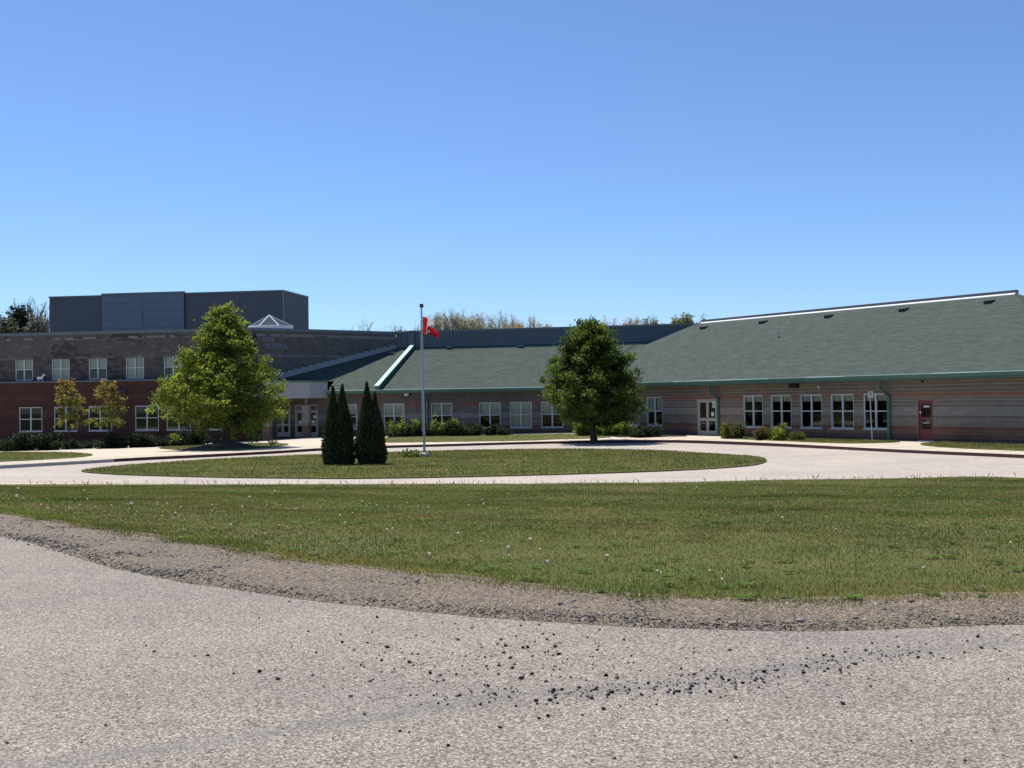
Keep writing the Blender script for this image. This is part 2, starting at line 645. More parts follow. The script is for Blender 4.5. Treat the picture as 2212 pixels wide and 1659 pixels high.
# paving joints across the pavement
kp = [p for p in densify(kerb, 3.0, False) if -30 < p[0] < 30]
for i in range(1, len(kp) - 1):
    if i % 2: continue
    d = Vector((kp[i + 1][0] - kp[i - 1][0], kp[i + 1][1] - kp[i - 1][1])).normalized()
    n2 = Vector((-d.y, d.x))
    a, b = Vector(kp[i]) + n2 * 0.2, Vector(kp[i]) + n2 * 3.4
    w = d * 0.03
    m = MB()
    ks = [a.lerp(b, k / 4) for k in range(5)]
    for q0, q1 in zip(ks[:-1], ks[1:]):
        m.poly([(q.x, q.y, campus_z(q.x, q.y) + 0.005) for q in (q0 - w, q0 + w, q1 + w, q1 - w)])
    m.build('paving_joint', M_JOINT, side)


def campus_patch(name, px, mat, lift=0.03, it=1, fn=campus_z):
    pts = smooth_line([on_ground(x, y, fn)[:2] for x, y in px], True, it)
    return pts, sheet(name, pts, fn, mat, grid=1.0, edge=0.6, lift=lift, skirt=0.08)


ISLAND_PX = [(172, 1017), (186, 1013.5), (208, 1010.5), (250, 1006), (307, 1001.5), (423, 993.6), (520, 988.6), (603, 984.7), (720, 980), (838, 976.6), (960, 972.9), (1060, 971), (1125, 970.2), (1219, 968.9), (1330, 970), (1426, 972.3), (1479, 975.6), (1560, 980.5), (1610, 983.6), (1645, 987), (1657, 992), (1655, 996.5), (1631, 1003.6), (1560, 1009.5), (1479, 1014.2), (1320, 1020), (1147, 1025), (980, 1029), (817, 1031.8), (713, 1032.4), (521, 1030.5), (400, 1028), (278, 1024.7), (200, 1020.5)]


def island_z(x, y):
    return Z_DRIVE + 0.05 + 0.05 * float(np.clip(1 - math.hypot((x + 3.2) / 16, (y - 58) / 12), 0, 1))


isl, island = campus_patch('island_lawn', ISLAND_PX, M_TURF, 0.0, 1, island_z)
PATCHES = [
    ('left_verge', [(-40, 979), (0, 977.2), (69, 977), (153, 977.9), (192, 980.7), (203.5, 983.8), (174, 988.3), (83, 993.9), (0, 997.8), (-40, 999.5)]),
    ('tree_verge', [(335.3, 968.4), (364, 964.2), (423, 960.6), (527, 957.8), (604, 958.2), (630, 960), (594, 966.2), (514, 972.4), (440, 974), (382, 972.5)]),
    ('middle_verge', [(716, 951), (1000, 941), (1290, 936), (1330, 944), (1290, 947), (1265, 948), (1196, 949.4), (1124, 952.5), (987, 954.4), (832, 956.7), (722, 958)]),
    ('right_verge', [(1560, 946), (1660, 946), (1755, 948.5), (1929, 952.5), (1950, 955.2), (1900, 957.5), (1830, 958.4), (1755, 955.8), (1640, 951), (1570, 948)]),
    ('far_right_verge', [(1984, 960), (2004, 956.5), (2030, 955.2), (2212, 961), (2300, 963), (2300, 979), (2212, 974.3), (2078, 969.4), (2004, 964.2)]),
]
PATCH_POLY = {}
for nm, px in PATCHES:
    PATCH_POLY[nm] = campus_patch(nm, px, M_TURF)[0]
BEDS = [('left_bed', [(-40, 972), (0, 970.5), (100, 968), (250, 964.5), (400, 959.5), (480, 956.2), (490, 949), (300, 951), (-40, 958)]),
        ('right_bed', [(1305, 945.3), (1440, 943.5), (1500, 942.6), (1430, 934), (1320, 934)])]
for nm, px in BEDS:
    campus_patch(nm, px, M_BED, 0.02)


# ------------------------------------------------------------------ grass blades (nobody could count them)
M_GRASS = leaf_mat('grass_blades', 0.35, 0.7, 1.3)


def value_noise(x, y, s, seed):
    r = np.random.default_rng(seed)
    T = r.random((64, 64))
    gx_, gy_ = x / s, y / s
    ix, iy = np.floor(gx_).astype(int), np.floor(gy_).astype(int)
    fx, fy = gx_ - ix, gy_ - iy
    fx, fy = fx * fx * (3 - 2 * fx), fy * fy * (3 - 2 * fy)
    q = lambda a, b: T[a % 64, b % 64]
    return (q(ix, iy) * (1 - fx) + q(ix + 1, iy) * fx) * (1 - fy) + (q(ix, iy + 1) * (1 - fx) + q(ix + 1, iy + 1) * fx) * fy


def grass(name, poly, zfn, n, h, w, parent, dens=None, yellow=0.0, seed=3, clip=None, gain=1.0):
    r = np.random.default_rng(seed)
    P = np.array(poly)
    lo, hi = P.min(0), P.max(0)
    if clip is not None:
        lo, hi = np.maximum(lo, clip[0]), np.minimum(hi, clip[1])
    got, total = [], 0
    while total < n:
        c = lo + r.random((n * 2, 2)) * (hi - lo)
        # only where the picture looks
        keep = np.abs(c[:, 0]) < 0.46 * c[:, 1] + 4.0
        if dens is not None: keep &= r.random(len(c)) < dens(c)
        c = c[keep]
        c = c[inside(P, c)]
        got.append(c)
        total += len(c)
    c = np.vstack(got)[:n]
    z = zfn(c[:, 0], c[:, 1]) if zfn is lawn_z or zfn is campus_z else np.array([zfn(a, b) for a, b in c])
    dist = np.clip(c[:, 1], 6, 60)
    tall = h * (0.55 + 0.9 * r.random(n)) * (0.8 + 0.5 * value_noise(c[:, 0], c[:, 1], 0.5, seed + 5))
    wid = w * (0.7 + 0.6 * r.random(n)) * np.clip(dist / 11, 0.8, 2.2)
    ang = r.random(n) * 2 * np.pi
    lean = tall * (0.15 + 0.55 * r.random(n))
    la = r.random(n) * 2 * np.pi
    V = np.zeros((n, 4, 3))
    dx, dy = np.cos(ang) * wid / 2, np.sin(ang) * wid / 2
    V[:, 0] = np.column_stack([c[:, 0] - dx, c[:, 1] - dy, z - 0.01])
    V[:, 1] = np.column_stack([c[:, 0] + dx, c[:, 1] + dy, z - 0.01])
    mx, my = c[:, 0] + np.cos(la) * lean * 0.35, c[:, 1] + np.sin(la) * lean * 0.35
    V[:, 2] = np.column_stack([mx + dx * 0.8, my + dy * 0.8, z + tall * 0.6])
    V[:, 3] = np.column_stack([c[:, 0] + np.cos(la) * lean, c[:, 1] + np.sin(la) * lean, z + tall])
    F = np.arange(n * 4).reshape(n, 4)
    big = value_noise(c[:, 0], c[:, 1] * 1.0, 2.6, seed + 1) * 0.6 + value_noise(c[:, 0], c[:, 1], 0.9, seed + 2) * 0.4
    dry = np.clip((value_noise(c[:, 0], c[:, 1] * 1.7, 1.7, seed + 3) * 0.65 + value_noise(c[:, 0], c[:, 1], 0.55, seed + 4) * 0.35 - 0.50) * 6.0, 0, 1) + yellow
    if zfn is lawn_z:
        for px_, py_, rx_, ry_ in [(1500, 1190, .75, .5), (1655, 1246, .6, .4), (1960, 1204, .8, .45), (1580, 1288, .7, .25), (1285, 1194, .5, .35), (1830, 1258, .7, .3), (2060, 1222, .6, .35), (1370, 1180, .6, .3), (1750, 1132, .7, .5)]:
            q_ = on_ground(px_, py_, lambda a, b: float(lawn_z(a, b)))
            dry = dry + .75 * np.clip(1.25 - np.sqrt(((c[:, 0] - q_.x) / rx_) ** 2 + ((c[:, 1] - q_.y) / ry_) ** 2), 0, 1) * (.4 + value_noise(c[:, 0], c[:, 1], .18, 4))
    mixg = np.clip(value_noise(c[:, 0], c[:, 1] * 1.4, 1.1, seed + 12) * 1.8 - .4, 0, 1)[:, None]
    green = (np.array([0.112, 0.158, 0.036])[None] * (1 - mixg) + np.array([0.168, 0.168, 0.056])[None] * mixg) * (0.45 + 1.1 * big[:, None])
    blue = np.clip((value_noise(c[:, 0], c[:, 1], 1.2, seed + 9) - 0.62) * 3, 0, 1)[:, None]
    green = green * (1 - blue * 0.5) + np.array([0.12, 0.155, 0.085]) * blue * 0.5
    straw = np.array([0.30, 0.235, 0.105])[None] * (0.75 + 0.5 * r.random((n, 1)))
    f = np.clip(dry * (0.3 + 0.6 * r.random(n)) + (r.random(n) < 0.07) * 0.7, 0, 0.9)[:, None]
    colr = (green * (1 - f) + straw * f) * (0.75 + 0.5 * r.random((n, 1))) * gain
    o = mesh_obj(name, V.reshape(-1, 3), F, M_GRASS, parent, origin=(0, 0, 0), cols=np.repeat(colr, 4, axis=0))
    o['kind'] = 'stuff'
    return o


def near_density(c):
    return np.clip(1.25 - (c[:, 1] - 9) / 34, 0.22, 1)


lb = grass('grass', lawn_edge + [(60, 11.5)] + list(reversed(far_lawn)) + [(-60, 60)], lawn_z, 520000, 0.024, 0.0052, lawn_sheet, near_density, seed=3)
lb2 = grass('long_grass', [(x, y) for x, y in far_lawn if -26 < x < 24] + [(x, y - 0.5) for x, y in reversed(far_lawn) if -26 < x < 24], lawn_z, 420, 0.12, 0.006, lawn_sheet, None, 0.1, seed=8)
edge_strip = [(x, y - 0.02) for x, y in lawn_edge if -20 < x < 8] + [(x, y + 1.1) for x, y in reversed(lawn_edge) if -20 < x < 8]
lb3 = grass('edge_grass', edge_strip, lawn_z, 24000, 0.032, 0.005, lawn_sheet, None, 0.0, seed=14, gain=1.55)
tuft = grass('sparse_grass', [(x, y - 0.6) for x, y in lawn_edge if -20 < x < 8] + [(x, y + 0.1) for x, y in reversed(lawn_edge) if -20 < x < 8], near_z, 9000, 0.03, 0.0055, shoulder, lambda c: np.clip(1 - (np.interp(c[:, 0], _LX, _LY) - c[:, 1]) / .6, 0, 1) ** 2 * (value_noise(c[:, 0], c[:, 1], .5, 66) > .4), 0.3, seed=15)
ib = grass('grass', isl, island_z, 90000, 0.045, 0.010, island, None, 0.10, seed=21)
for k, (nm, pl) in enumerate(PATCH_POLY.items()):
    grass('grass', pl, campus_z, 12000, 0.06, 0.013, bpy.data.objects[nm], None, 0.25 if nm == 'middle_verge' else 0.12, seed=31 + k)


def weeds(name, n, parent, seed):
    """flat broad-leaved rosettes in the lawn"""
    r = np.random.default_rng(seed)
    P = np.array(lawn_edge + [(60, 11.5)] + list(reversed(far_lawn)) + [(-60, 60)])
    V, K = [], []
    while len(V) < n * 9:
        y = 9 + 22 * r.random() ** 1.4
        x = (r.random() - .5) * .9 * y
        if not inside(P, np.array([[x, y]]))[0]: continue
        z = float(lawn_z(x, y)) + .012
        R = r.uniform(.04, .10)
        tone = np.array([0.085, 0.14, 0.035]) * r.uniform(.7, 1.4) if r.random() < .8 else np.array([0.13, 0.15, 0.09])
        for k in range(9):
            a = k * .7 + r.random() * .5
            d, q = np.array([math.cos(a), math.sin(a), 0]), np.array([-math.sin(a), math.cos(a), 0])
            L = R * r.uniform(.7, 1.2)
            c0 = np.array([x, y, z])
            up = np.array([0, 0, 1])
            V.append([c0, c0 + d * L * .6 + q * L * .2 + up * L * .35, c0 + d * L + up * L * .25, c0 + d * L * .6 - q * L * .2 + up * L * .35])
            K.append(tone * r.uniform(.8, 1.2))
    V = np.array(V)
    o = mesh_obj(name, V.reshape(-1, 3), np.arange(len(V) * 4).reshape(-1, 4), M_GRASS, parent, origin=(0, 0, 0), cols=np.repeat(np.array(K), 4, axis=0))
    o['kind'] = 'stuff'


weeds('weeds', 420, lawn_sheet, 44)

# ------------------------------------------------------------------ the school
M_BLOCK = attr_mat('masonry_block', 0.92, 0.2, 0.16, 26.0, 0.25)
M_MORTAR = plain('mortar', (0.47, 0.42, 0.36), 0.95, 0.1, 0.1, 8)
M_MORTAR_R = plain('red_mortar', (0.125, 0.07, 0.06), 0.95, 0.1, 0.1, 8)
M_FRAME = plain('window_aluminium', (0.52, 0.545, 0.55), 0.45, 0.5, 0.06, 2)
M_DOORF = plain('grey_door_metal', (0.42, 0.40, 0.36), 0.5, 0.45, 0.06, 2)
M_RED = plain('red_door_paint', (0.17, 0.032, 0.028), 0.5, 0.4, 0.12, 4)
M_BLIND = plain('roller_blind', (0.36, 0.34, 0.28), 0.8, 0.2, 0.06, 2)
M_DARK = plain('dark_plastic', (0.02, 0.02, 0.022), 0.6, 0.3)
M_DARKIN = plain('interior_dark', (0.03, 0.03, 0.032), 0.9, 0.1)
M_GREEN = plain('green_metal_trim', (0.062, 0.135, 0.118), 0.38, 0.5, 0.08, 1.5)
M_MINT = plain('sunlit_green_metal', (0.46, 0.69, 0.59), 0.4, 0.5, 0.06, 1.5)  # trim green again, with sunlight put into the colour for lit top edges
M_PAPER = plain('paper', (0.75, 0.74, 0.70), 0.8, 0.2, 0.04)
M_WHITE = plain('white_metal', (0.75, 0.76, 0.75), 0.4, 0.5, 0.04)
M_STUCCO = plain('canopy_panel', (0.31, 0.315, 0.33), 0.7, 0.3, 0.05, 1)
M_SLATE = plain('slate_cladding', (0.082, 0.088, 0.10), 0.5, 0.45, 0.06, 0.6)
M_PANEL = plain('blue_grey_panel', (0.115, 0.15, 0.19), 0.5, 0.45, 0.04, 0.6)
M_BAND = plain('clerestory_cladding', (0.078, 0.108, 0.13), 0.45, 0.5, 0.06, 0.6)
M_COPE = plain('parapet_coping', (0.115, 0.14, 0.152), 0.4, 0.5, 0.08, 1)
M_STEPF = plain('step_flashing', (0.24, 0.265, 0.285), 0.5, 0.45, 0.06)
M_STEEL = plain('galvanised_steel', (0.42, 0.43, 0.44), 0.4, 0.6, 0.08, 5, 0.6)


def glass_mat():
    t = NT('window_glass', 0.03, 0.5)
    tr = t.n('BsdfTransparent')
    tr.inputs[0].default_value = (0.90, 0.93, 0.92, 1)
    gl = t.n('BsdfGlossy')
    gl.inputs['Roughness'].default_value = 0.02
    lw = t.n('LayerWeight')
    lw.inputs[0].default_value = 0.5
    fr = t.math('ADD', 0.035, t.math('MULTIPLY', 0.9, t.math('POWER', lw.outputs['Facing'], 5.0)))
    mx = t.n('MixShader')
    t.l(fr, mx.inputs[0])
    t.l(tr.outputs[0], mx.inputs[1])
    t.l(gl.outputs[0], mx.inputs[2])
    t.l(mx.outputs[0], t.out.inputs[0])
    return t.m


M_GLASS = glass_mat()


def shingle_mat(name, ang):
    """courses of asphalt shingles, laid along the eave"""
    t = NT(name, 0.9, 0.2)
    p = t.n('NewGeometry').outputs['Position']
    rot = t.n('VectorRotate', rotation_type='Z_AXIS')
    rot.inputs['Angle'].default_value = ang
    t.l(p, rot.inputs['Vector'])
    mp = t.n('Mapping')
    mp.inputs['Scale'].default_value = (1, 1, 1)
    t.l(rot.outputs[0], mp.inputs['Vector'])
    br = t.n('TexBrick')
    br.offset = 0.5
    br.inputs['Scale'].default_value = 1.0
    br.inputs['Brick Width'].default_value = 0.5
    br.inputs['Row Height'].default_value = 0.16
    br.inputs['Mortar Size'].default_value = 0.008
    br.inputs['Bias'].default_value = -0.1
    br.inputs['Color1'].default_value = (0.048, 0.066, 0.055, 1)
    br.inputs['Color2'].default_value = (0.074, 0.097, 0.082, 1)
    br.inputs['Mortar'].default_value = (0.036, 0.042, 0.039, 1)
    t.l(mp.outputs[0], br.inputs['Vector'])
    n1 = t.ramp(t.noise(1.3, 6, t.pos((0.5, 1.2, 1.2)), 0.7), [(0.3, (0.91,) * 3), (0.7, (1.09,) * 3)])
    n2 = t.ramp(t.noise(12, 4, t.pos((0.4, 1, 1))), [(0.3, (0.85,) * 3), (0.7, (1.15,) * 3)])
    c = t.mix(1.0, br.outputs['Color'], n1, 'MULTIPLY')
    c = t.mix(1.0, c, n2, 'MULTIPLY')
    return t.color(c)


M_SHINGLE_C = shingle_mat('shingles_middle', PHI)
M_SHINGLE_R = shingle_mat('shingles_right', PHI + math.pi / 4)

school = thing('school_building', (0, 92, -1.0), 'long low block and brick school with green shingle roofs across the background', 'school')

# colours of the seventeen block courses, from the ground up
COURSES = [(0.115, 0.088, 0.083), (0.165, 0.105, 0.09), (0.225, 0.145, 0.115), (0.205, 0.10, 0.078), (0.235, 0.22, 0.215), (0.235, 0.22, 0.215), (0.195, 0.182, 0.18), (0.30, 0.29, 0.295), (0.30, 0.29, 0.295), (0.205, 0.19, 0.185), (0.21, 0.193, 0.188), (0.22, 0.20, 0.192), (0.29, 0.158, 0.118), (0.205, 0.175, 0.155), (0.20, 0.172, 0.152), (0.205, 0.175, 0.155), (0.22, 0.188, 0.165)]
BH, BL = 0.2, 0.4


class Wall:
    def __init__(self, org, u, zb, height):
        self.o, self.u, self.zb, self.h = Vector(org), Vector(u), zb, height
        self.n = Vector((u[1], -u[0]))             # outward: to the viewer's side
        if self.n.y > 0: self.n = -self.n
        self.frame = ((self.o.x, self.o.y, zb), tuple(self.u), tuple(self.n))
        self.openings = []

    def hit(self, x, y):
        d = ray(x, y)
        den = d.x * self.n.x + d.y * self.n.y
        k = (self.o.x * self.n.x + self.o.y * self.n.y) / den
        p = Vector((d.x * k, d.y * k))
        return (p - self.o).dot(self.u), d.z * k + CAM_Z - self.zb

    def s_at(self, x, y=880.0):
        return self.hit(x, y)[0]

    def cut(self, s0, s1, z0, z1):
        self.openings.append((s0, s1, z0, z1))


def wall_blocks(wall, s0, s1, colour, parent_name, mortar, single=None, course0=0, z_from=0.0, joint=0.011, smooth_rows=False):
    """backing wall with holes, and every block laid on it; blocks with single(s, course) true are pieces of their own"""
    bk = MB(wall.frame)
    ss = sorted({s0, s1, *[min(max(v, s0), s1) for o in wall.openings for v in o[:2]]})
    zz = sorted({z_from, wall.h, *[min(max(v, z_from), wall.h) for o in wall.openings for v in o[2:]]})
    for a, b in zip(ss[:-1], ss[1:]):
        for c, d in zip(zz[:-1], zz[1:]):
            sm, zm = (a + b) / 2, (c + d) / 2
            if any(o[0] < sm < o[1] and o[2] < zm < o[3] for o in wall.openings): continue
            bk.box(a, b, -0.20, -0.012, c, d)
    part = bk.build(parent_name, mortar, school)
    mass = MB(wall.frame)
    cache = {}
    count = 0
    ncourse = int(round((wall.h - z_from) / BH))
    J = joint
    for k in range(ncourse):
        J = joint if not smooth_rows or k not in (0, 1, 2, 3, 4, 5, 7, 8, 12) else 0.007
        za, zb = z_from + k * BH, z_from + (k + 1) * BH
        zm = (za + zb) / 2
        s = s0 - (BL / 2 if k % 2 else 0)
        while s < s1:
            a, b = max(s, s0), min(s + BL, s1)
            s += BL
            segs = [(a, b)]
            for o in wall.openings:
                if not (o[2] < zm < o[3]): continue
                nxt = []
                for p, q in segs:
                    if o[1] <= p or o[0] >= q: nxt.append((p, q)); continue
                    if o[0] > p: nxt.append((p, o[0]))
                    if o[1] < q: nxt.append((o[1], q))
                segs = nxt
            for p, q in segs:
                if q - p < 0.05: continue
                col = colour(k + course0, (p + q) / 2)
                depth = random.choice((0.0, 0.0015, -0.0015))
                if single and count < 300 and single((p + q) / 2, k):
                    key = (k + course0, round(q - p, 2), random.randrange(3))
                    if key not in cache:
                        me = MB()
                        me.box(-(q - p) / 2 + J / 2, (q - p) / 2 - J / 2, -0.10, 0, J / 2, BH - J / 2, col)
                        ob = me.build('block', M_BLOCK, None, (0, 0, 0), True)
                        cache[key] = ob.data
                        bpy.data.objects.remove(ob)
                    ob = bpy.data.objects.new('block', cache[key])
                    w = mass._p(((p + q) / 2, depth, za))
                    ob.rotation_euler = (0, 0, math.atan2(wall.u.y, wall.u.x) )
                    if wall.n.dot(Vector((-wall.u.y, wall.u.x))) < 0: ob.rotation_euler.z += math.pi
                    link(ob, part)
                    ob.location = Vector(w) - ORG[part.name]
                    count += 1
                else:
                    mass.box(p + J / 2, q - J / 2, -0.10, depth, za + J / 2, zb - J / 2, col)
    if mass.f:
        mo = mass.build('block_courses', M_BLOCK, part, None, True)
        mo['kind'] = 'stuff'
    return part


def vary(c, a=0.12):
    k = 1 + random.uniform(-a, a)
    return tuple(v * k for v in c)


def window(wall, sc, w, z0, z1, blind=0.5, blind_lower=None, sill=True, glassd=0.085):
    """aluminium window of four lights; blind: share of the height covered from the top"""
    wall.cut(sc - w / 2, sc + w / 2, z0, z1)
    a, b = sc - w / 2 + 0.008, sc + w / 2 - 0.008
    zt, zbm = z1 - 0.008, z0 + 0.008
    f = MB(wall.frame)
    t0, t1 = -0.13, -0.05
    fw = 0.065
    f.box(a, a + fw, t0, t1, zbm, zt)
    f.box(b - fw, b, t0, t1, zbm, zt)
    f.box(a + fw, b - fw, t0, t1, zt - fw, zt)
    f.box(a + fw, b - fw, t0, t1, zbm, zbm + fw)
    f.box(sc - 0.05, sc + 0.05, t0, t1 + 0.004, zbm + fw, zt - fw)
    zmid = zbm + (zt - zbm) * 0.505
    f.box(a + fw, sc - 0.05, t0, t1 - 0.004, zmid - 0.032, zmid + 0.032)
    f.box(sc + 0.05, b - fw, t0, t1 - 0.004, zmid - 0.032, zmid + 0.032)
    o = f.build('window', M_FRAME, school)
    for x0, x1 in ((a + fw, sc - 0.05), (sc + 0.05, b - fw)):
        for c, d in ((zbm + fw, zmid - 0.032), (zmid + 0.032, zt - fw)):
            g_ = MB(wall.frame)
            g_.box(x0 - 0.005, x1 + 0.005, -0.098, -0.09, c - 0.005, d + 0.005)
            g_.build('pane', M_GLASS, o)
        if blind > 0:
            bl = MB(wall.frame)
            drop = (zt - zbm) * blind * random.uniform(0.985, 1.015)
            n = 8
            for k in range(n):                       # gently waving cloth
                xa, xb = x0 + 0.02 + (x1 - x0 - 0.04) * k / n, x0 + 0.02 + (x1 - x0 - 0.04) * (k + 1) / n
                ya, yb = -0.165 + 0.006 * math.sin(k * 1.9 + sc), -0.165 + 0.006 * math.sin((k + 1) * 1.9 + sc)
                bl.hexa([(xa, ya - .004, zt - drop), (xb, yb - .004, zt - drop), (xb, yb, zt - drop), (xa, ya, zt - drop), (xa, ya - .004, zt - .03), (xb, yb - .004, zt - .03), (xb, yb, zt - .03), (xa, ya, zt - .03)])
            bl.box(x0 + 0.02, x1 - 0.02, -0.175, -0.155, zt - drop - 0.03, zt - drop)
            bl.build('blind', M_BLIND, o)
    if sill:
        s_ = MB(wall.frame)
        s_.hexa([(a - .03, -.10, z0 - .045), (b + .03, -.10, z0 - .045), (b + .03, .045, z0 - .055), (a - .03, .045, z0 - .055), (a - .03, -.10, z0 + .006), (b + .03, -.10, z0 + .006), (b + .03, .045, z0 - .012), (a - .03, .045, z0 - .012)])
        s_.build('sill', M_FRAME, o)
    return o


def glazed_leaf(wall, x0, x1, z0, z1, mat, parent, split=0.45, rail=0.10, name='leaf', lower=0.28):
    """a door leaf: stiles, rails, two panes"""
    f = MB(wall.frame)
    t0, t1 = -0.11, -0.065
    zs = z0 + (z1 - z0) * split
    st = 0.11
    f.box(x0, x0 + st, t0, t1, z0, z1)
    f.box(x1 - st, x1, t0, t1, z0, z1)
    f.box(x0 + st, x1 - st, t0, t1, z1 - 0.12, z1)
    f.box(x0 + st, x1 - st, t0, t1, z0, z0 + lower)
    f.box(x0 + st, x1 - st, t0, t1 + 0.003, zs - rail, zs + rail)
    o = f.build(name, mat, parent)
    for c, d in ((z0 + lower, zs - rail), (zs + rail, z1 - 0.12)):
        g_ = MB(wall.frame)
        g_.box(x0 + st - .004, x1 - st + .004, -0.093, -0.086, c - .004, d + .004)
        g_.build('pane', M_GLASS, parent)
    return o


# ---- middle wing wall (runs on behind the entrance) and right wing wall
Z_MID, Z_RIGHT = -1.05, -0.82
wc = Wall(CORNER, U_C, Z_MID, 3.4)
wr = Wall(CORNER, U_R, Z_RIGHT, 3.4)
SRC = 2212.0 / 4032.0
wide = 1.72

for lo, hi, bl in [(1320, 1408, 0.38), (1507, 1594, 0.5), (1695, 1782, 0.5), (1884, 1973, 0.5), (2006, 2095, 0.97), (2128, 2219, 0.5)]:
    window(wc, wc.s_at((lo + hi) / 2 * SRC), wide, 0.6, 2.6, bl)
for lo, hi, bl in [(2386, 2433, 0.5), (2460, 2518, 0.97), (2546, 2607, 0.5), (2925, 3002, 0.19), (3033, 3116, 0.19), (3149, 3236, 0.19), (3269, 3362, 0.19), (3398, 3494, 0.19)]:
    window(wr, wr.s_at((lo + hi) / 2 * SRC), wide, 0.6, 2.6, bl)

# grey double door in the right wing
s0, s1 = wr.s_at(2745 * SRC), wr.s_at(2820 * SRC)
wr.cut(s0, s1, 0.0, 2.4)
f = MB(wr.frame)
f.box(s0 + .01, s0 + .07, -.14, -.04, 0.0, 2.39)
f.box(s1 - .07, s1 - .01, -.14, -.04, 0.0, 2.39)
f.box(s0 + .07, s1 - .07, -.14, -.04, 2.31, 2.39)
door_g = f.build('door', M_DOORF, school)
door_g['label'] = 'grey double door with four glazed panels'
sm = (s0 + s1) / 2
glazed_leaf(wr, s0 + .075, sm - .006, 0.03, 2.30, M_DOORF, door_g)
glazed_leaf(wr, sm + .006, s1 - .075, 0.03, 2.30, M_DOORF, door_g)
f = MB(wr.frame)
f.tube([(sm - .06, -.03, 1.0), (sm - .06, -.03, 1.28)], 0.012, 6)
f.box(sm - .075, sm - .045, -.07, -.03, 1.0, 1.03)
f.box(sm - .075, sm - .045, -.07, -.03, 1.25, 1.28)
f.build('handle', M_STEEL, door_g)
xr = s1 - .075 - .11
f = MB(wr.frame)
f.box(xr - .26, xr + .03, -.062, -.058, 1.83, 2.20)
f.build('notice', M_PAPER, door_g)
f = MB(wr.frame)                                   # dark ring with a slash
for k in range(16):
    a0, a1 = 2 * math.pi * k / 16, 2 * math.pi * (k + 1) / 16
    c0, c1, zc = xr - .115, 0, 2.02
    f.poly([(c0 + .105 * math.cos(a0), -.055, zc + .13 * math.sin(a0)), (c0 + .105 * math.cos(a1), -.055, zc + .13 * math.sin(a1)), (c0 + .075 * math.cos(a1), -.055, zc + .095 * math.sin(a1)), (c0 + .075 * math.cos(a0), -.055, zc + .095 * math.sin(a0))])
f.poly([(c0 - .07, -.0545, zc + .08), (c0 - .05, -.0545, zc + .1), (c0 + .07, -.0545, zc - .08), (c0 + .05, -.0545, zc - .1)])
f.build('notice_symbol', M_DARK, door_g)
f = MB(wr.frame)
f.box(xr - .36, xr - .12, -.062, -.058, 1.27, 1.55)
f.build('notice', M_PAPER, door_g)
# red door
s0, s1 = wr.s_at(3613 * SRC), wr.s_at(3673 * SRC)
wr.cut(s0, s1, 0.0, 2.2)
f = MB(wr.frame)
f.box(s0 + .008, s0 + .065, -.14, -.03, 0.0, 2.19)
f.box(s1 - .065, s1 - .008, -.14, -.03, 0.0, 2.19)
f.box(s0 + .065, s1 - .065, -.14, -.03, 2.12, 2.19)
door_r = f.build('door', M_RED, school)
door_r['label'] = 'red door with two tall glazed panels'
glazed_leaf(wr, s0 + .07, s1 - .07, 0.04, 2.115, M_RED, door_r, 0.57, 0.05, lower=0.62)
f = MB(wr.frame)
f.box(s0, s1 + .03, -.10, .06, -.05, 0.03)
f.build('threshold', M_FRAME, door_r)
sm = (s0 + s1) / 2
f = MB(wr.frame)
f.box(sm - .2, sm + .2, -.105, -.10, 1.80, 1.92)
f.build('blind', M_WHITE, door_r)
f = MB(wr.frame)
f.box(sm - .2, sm + .22, -.06, -.05, 0.95, 1.0)
f.build('push_bar', M_STEEL, door_r)
f = MB(wr.frame)
f.box(s0 + .09, s0 + .16, -.06, -.052, 1.48, 1.60)
f.build('notice', M_PAPER, door_r)

# entrance doors in the left end of the middle wall
entrance = []
for lo, hi in [(592.5, 626.5), (636.3, 686.6)]:
    a, b = wc.s_at(lo), wc.s_at(hi)
    wc.cut(a, b, 0.0, 2.6)
    f = MB(wc.frame)
    f.box(a + .01, a + .09, -.14, -.03, 0, 2.59)
    f.box(b - .09, b - .01, -.14, -.03, 0, 2.59)
    f.box(a + .09, b - .09, -.14, -.03, 2.51, 2.59)
    f.box(a + .09, b - .09, -.14, -.03, 2.06, 2.16)
    o = f.build('entrance_door', M_DOORF, school)
    mid = (a + b) / 2
    for x0, x1 in ((a + .095, mid - .008), (mid + .008, b - .095)):
        glazed_leaf(wc, x0, x1, 0.03, 2.055, M_DOORF, o, 0.47, 0.09, lower=0.35)
        g_ = MB(wc.frame)
        g_.box(x0, x1, -.093, -.086, 2.155, 2.515)
        g_.build('transom_pane', M_GLASS, o)
    f = MB(wc.frame)
    f.tube([(mid - .09, -.02, .9), (mid - .09, -.02, 1.25)], .014, 6)
    f.tube([(mid + .09, -.02, .9), (mid + .09, -.02, 1.25)], .014, 6)
    f.build('handle', M_STEEL, o)
    if lo > 630:
        for q, zq in ((a + .45, 1.08), (b - .42, 1.10), (b - .30, 1.5)):
            f = MB(wc.frame)
            f.box(q - .14, q + .14, -.062, -.057, zq, zq + .24)
            f.build('notice', M_PAPER, o)
# narrow sidelight left of the first column
a, b = wc.s_at(557), wc.s_at(571)
wc.cut(a, b, 0.0, 2.4)
f = MB(wc.frame)
f.box(a + .01, a + .09, -.14, -.03, 0, 2.39)
f.box(b - .09, b - .01, -.14, -.03, 0, 2.39)
f.box(a + .09, b - .09, -.14, -.03, 2.3, 2.39)
f.box(a + .09, b - .09, -.14, -.03, 0, .36)
o = f.build('sidelight', M_DOORF, school)
f = MB(wc.frame)
f.box(a + .085, b - .085, -.093, -.086, .355, 2.305)
f.build('pane', M_GLASS, o)

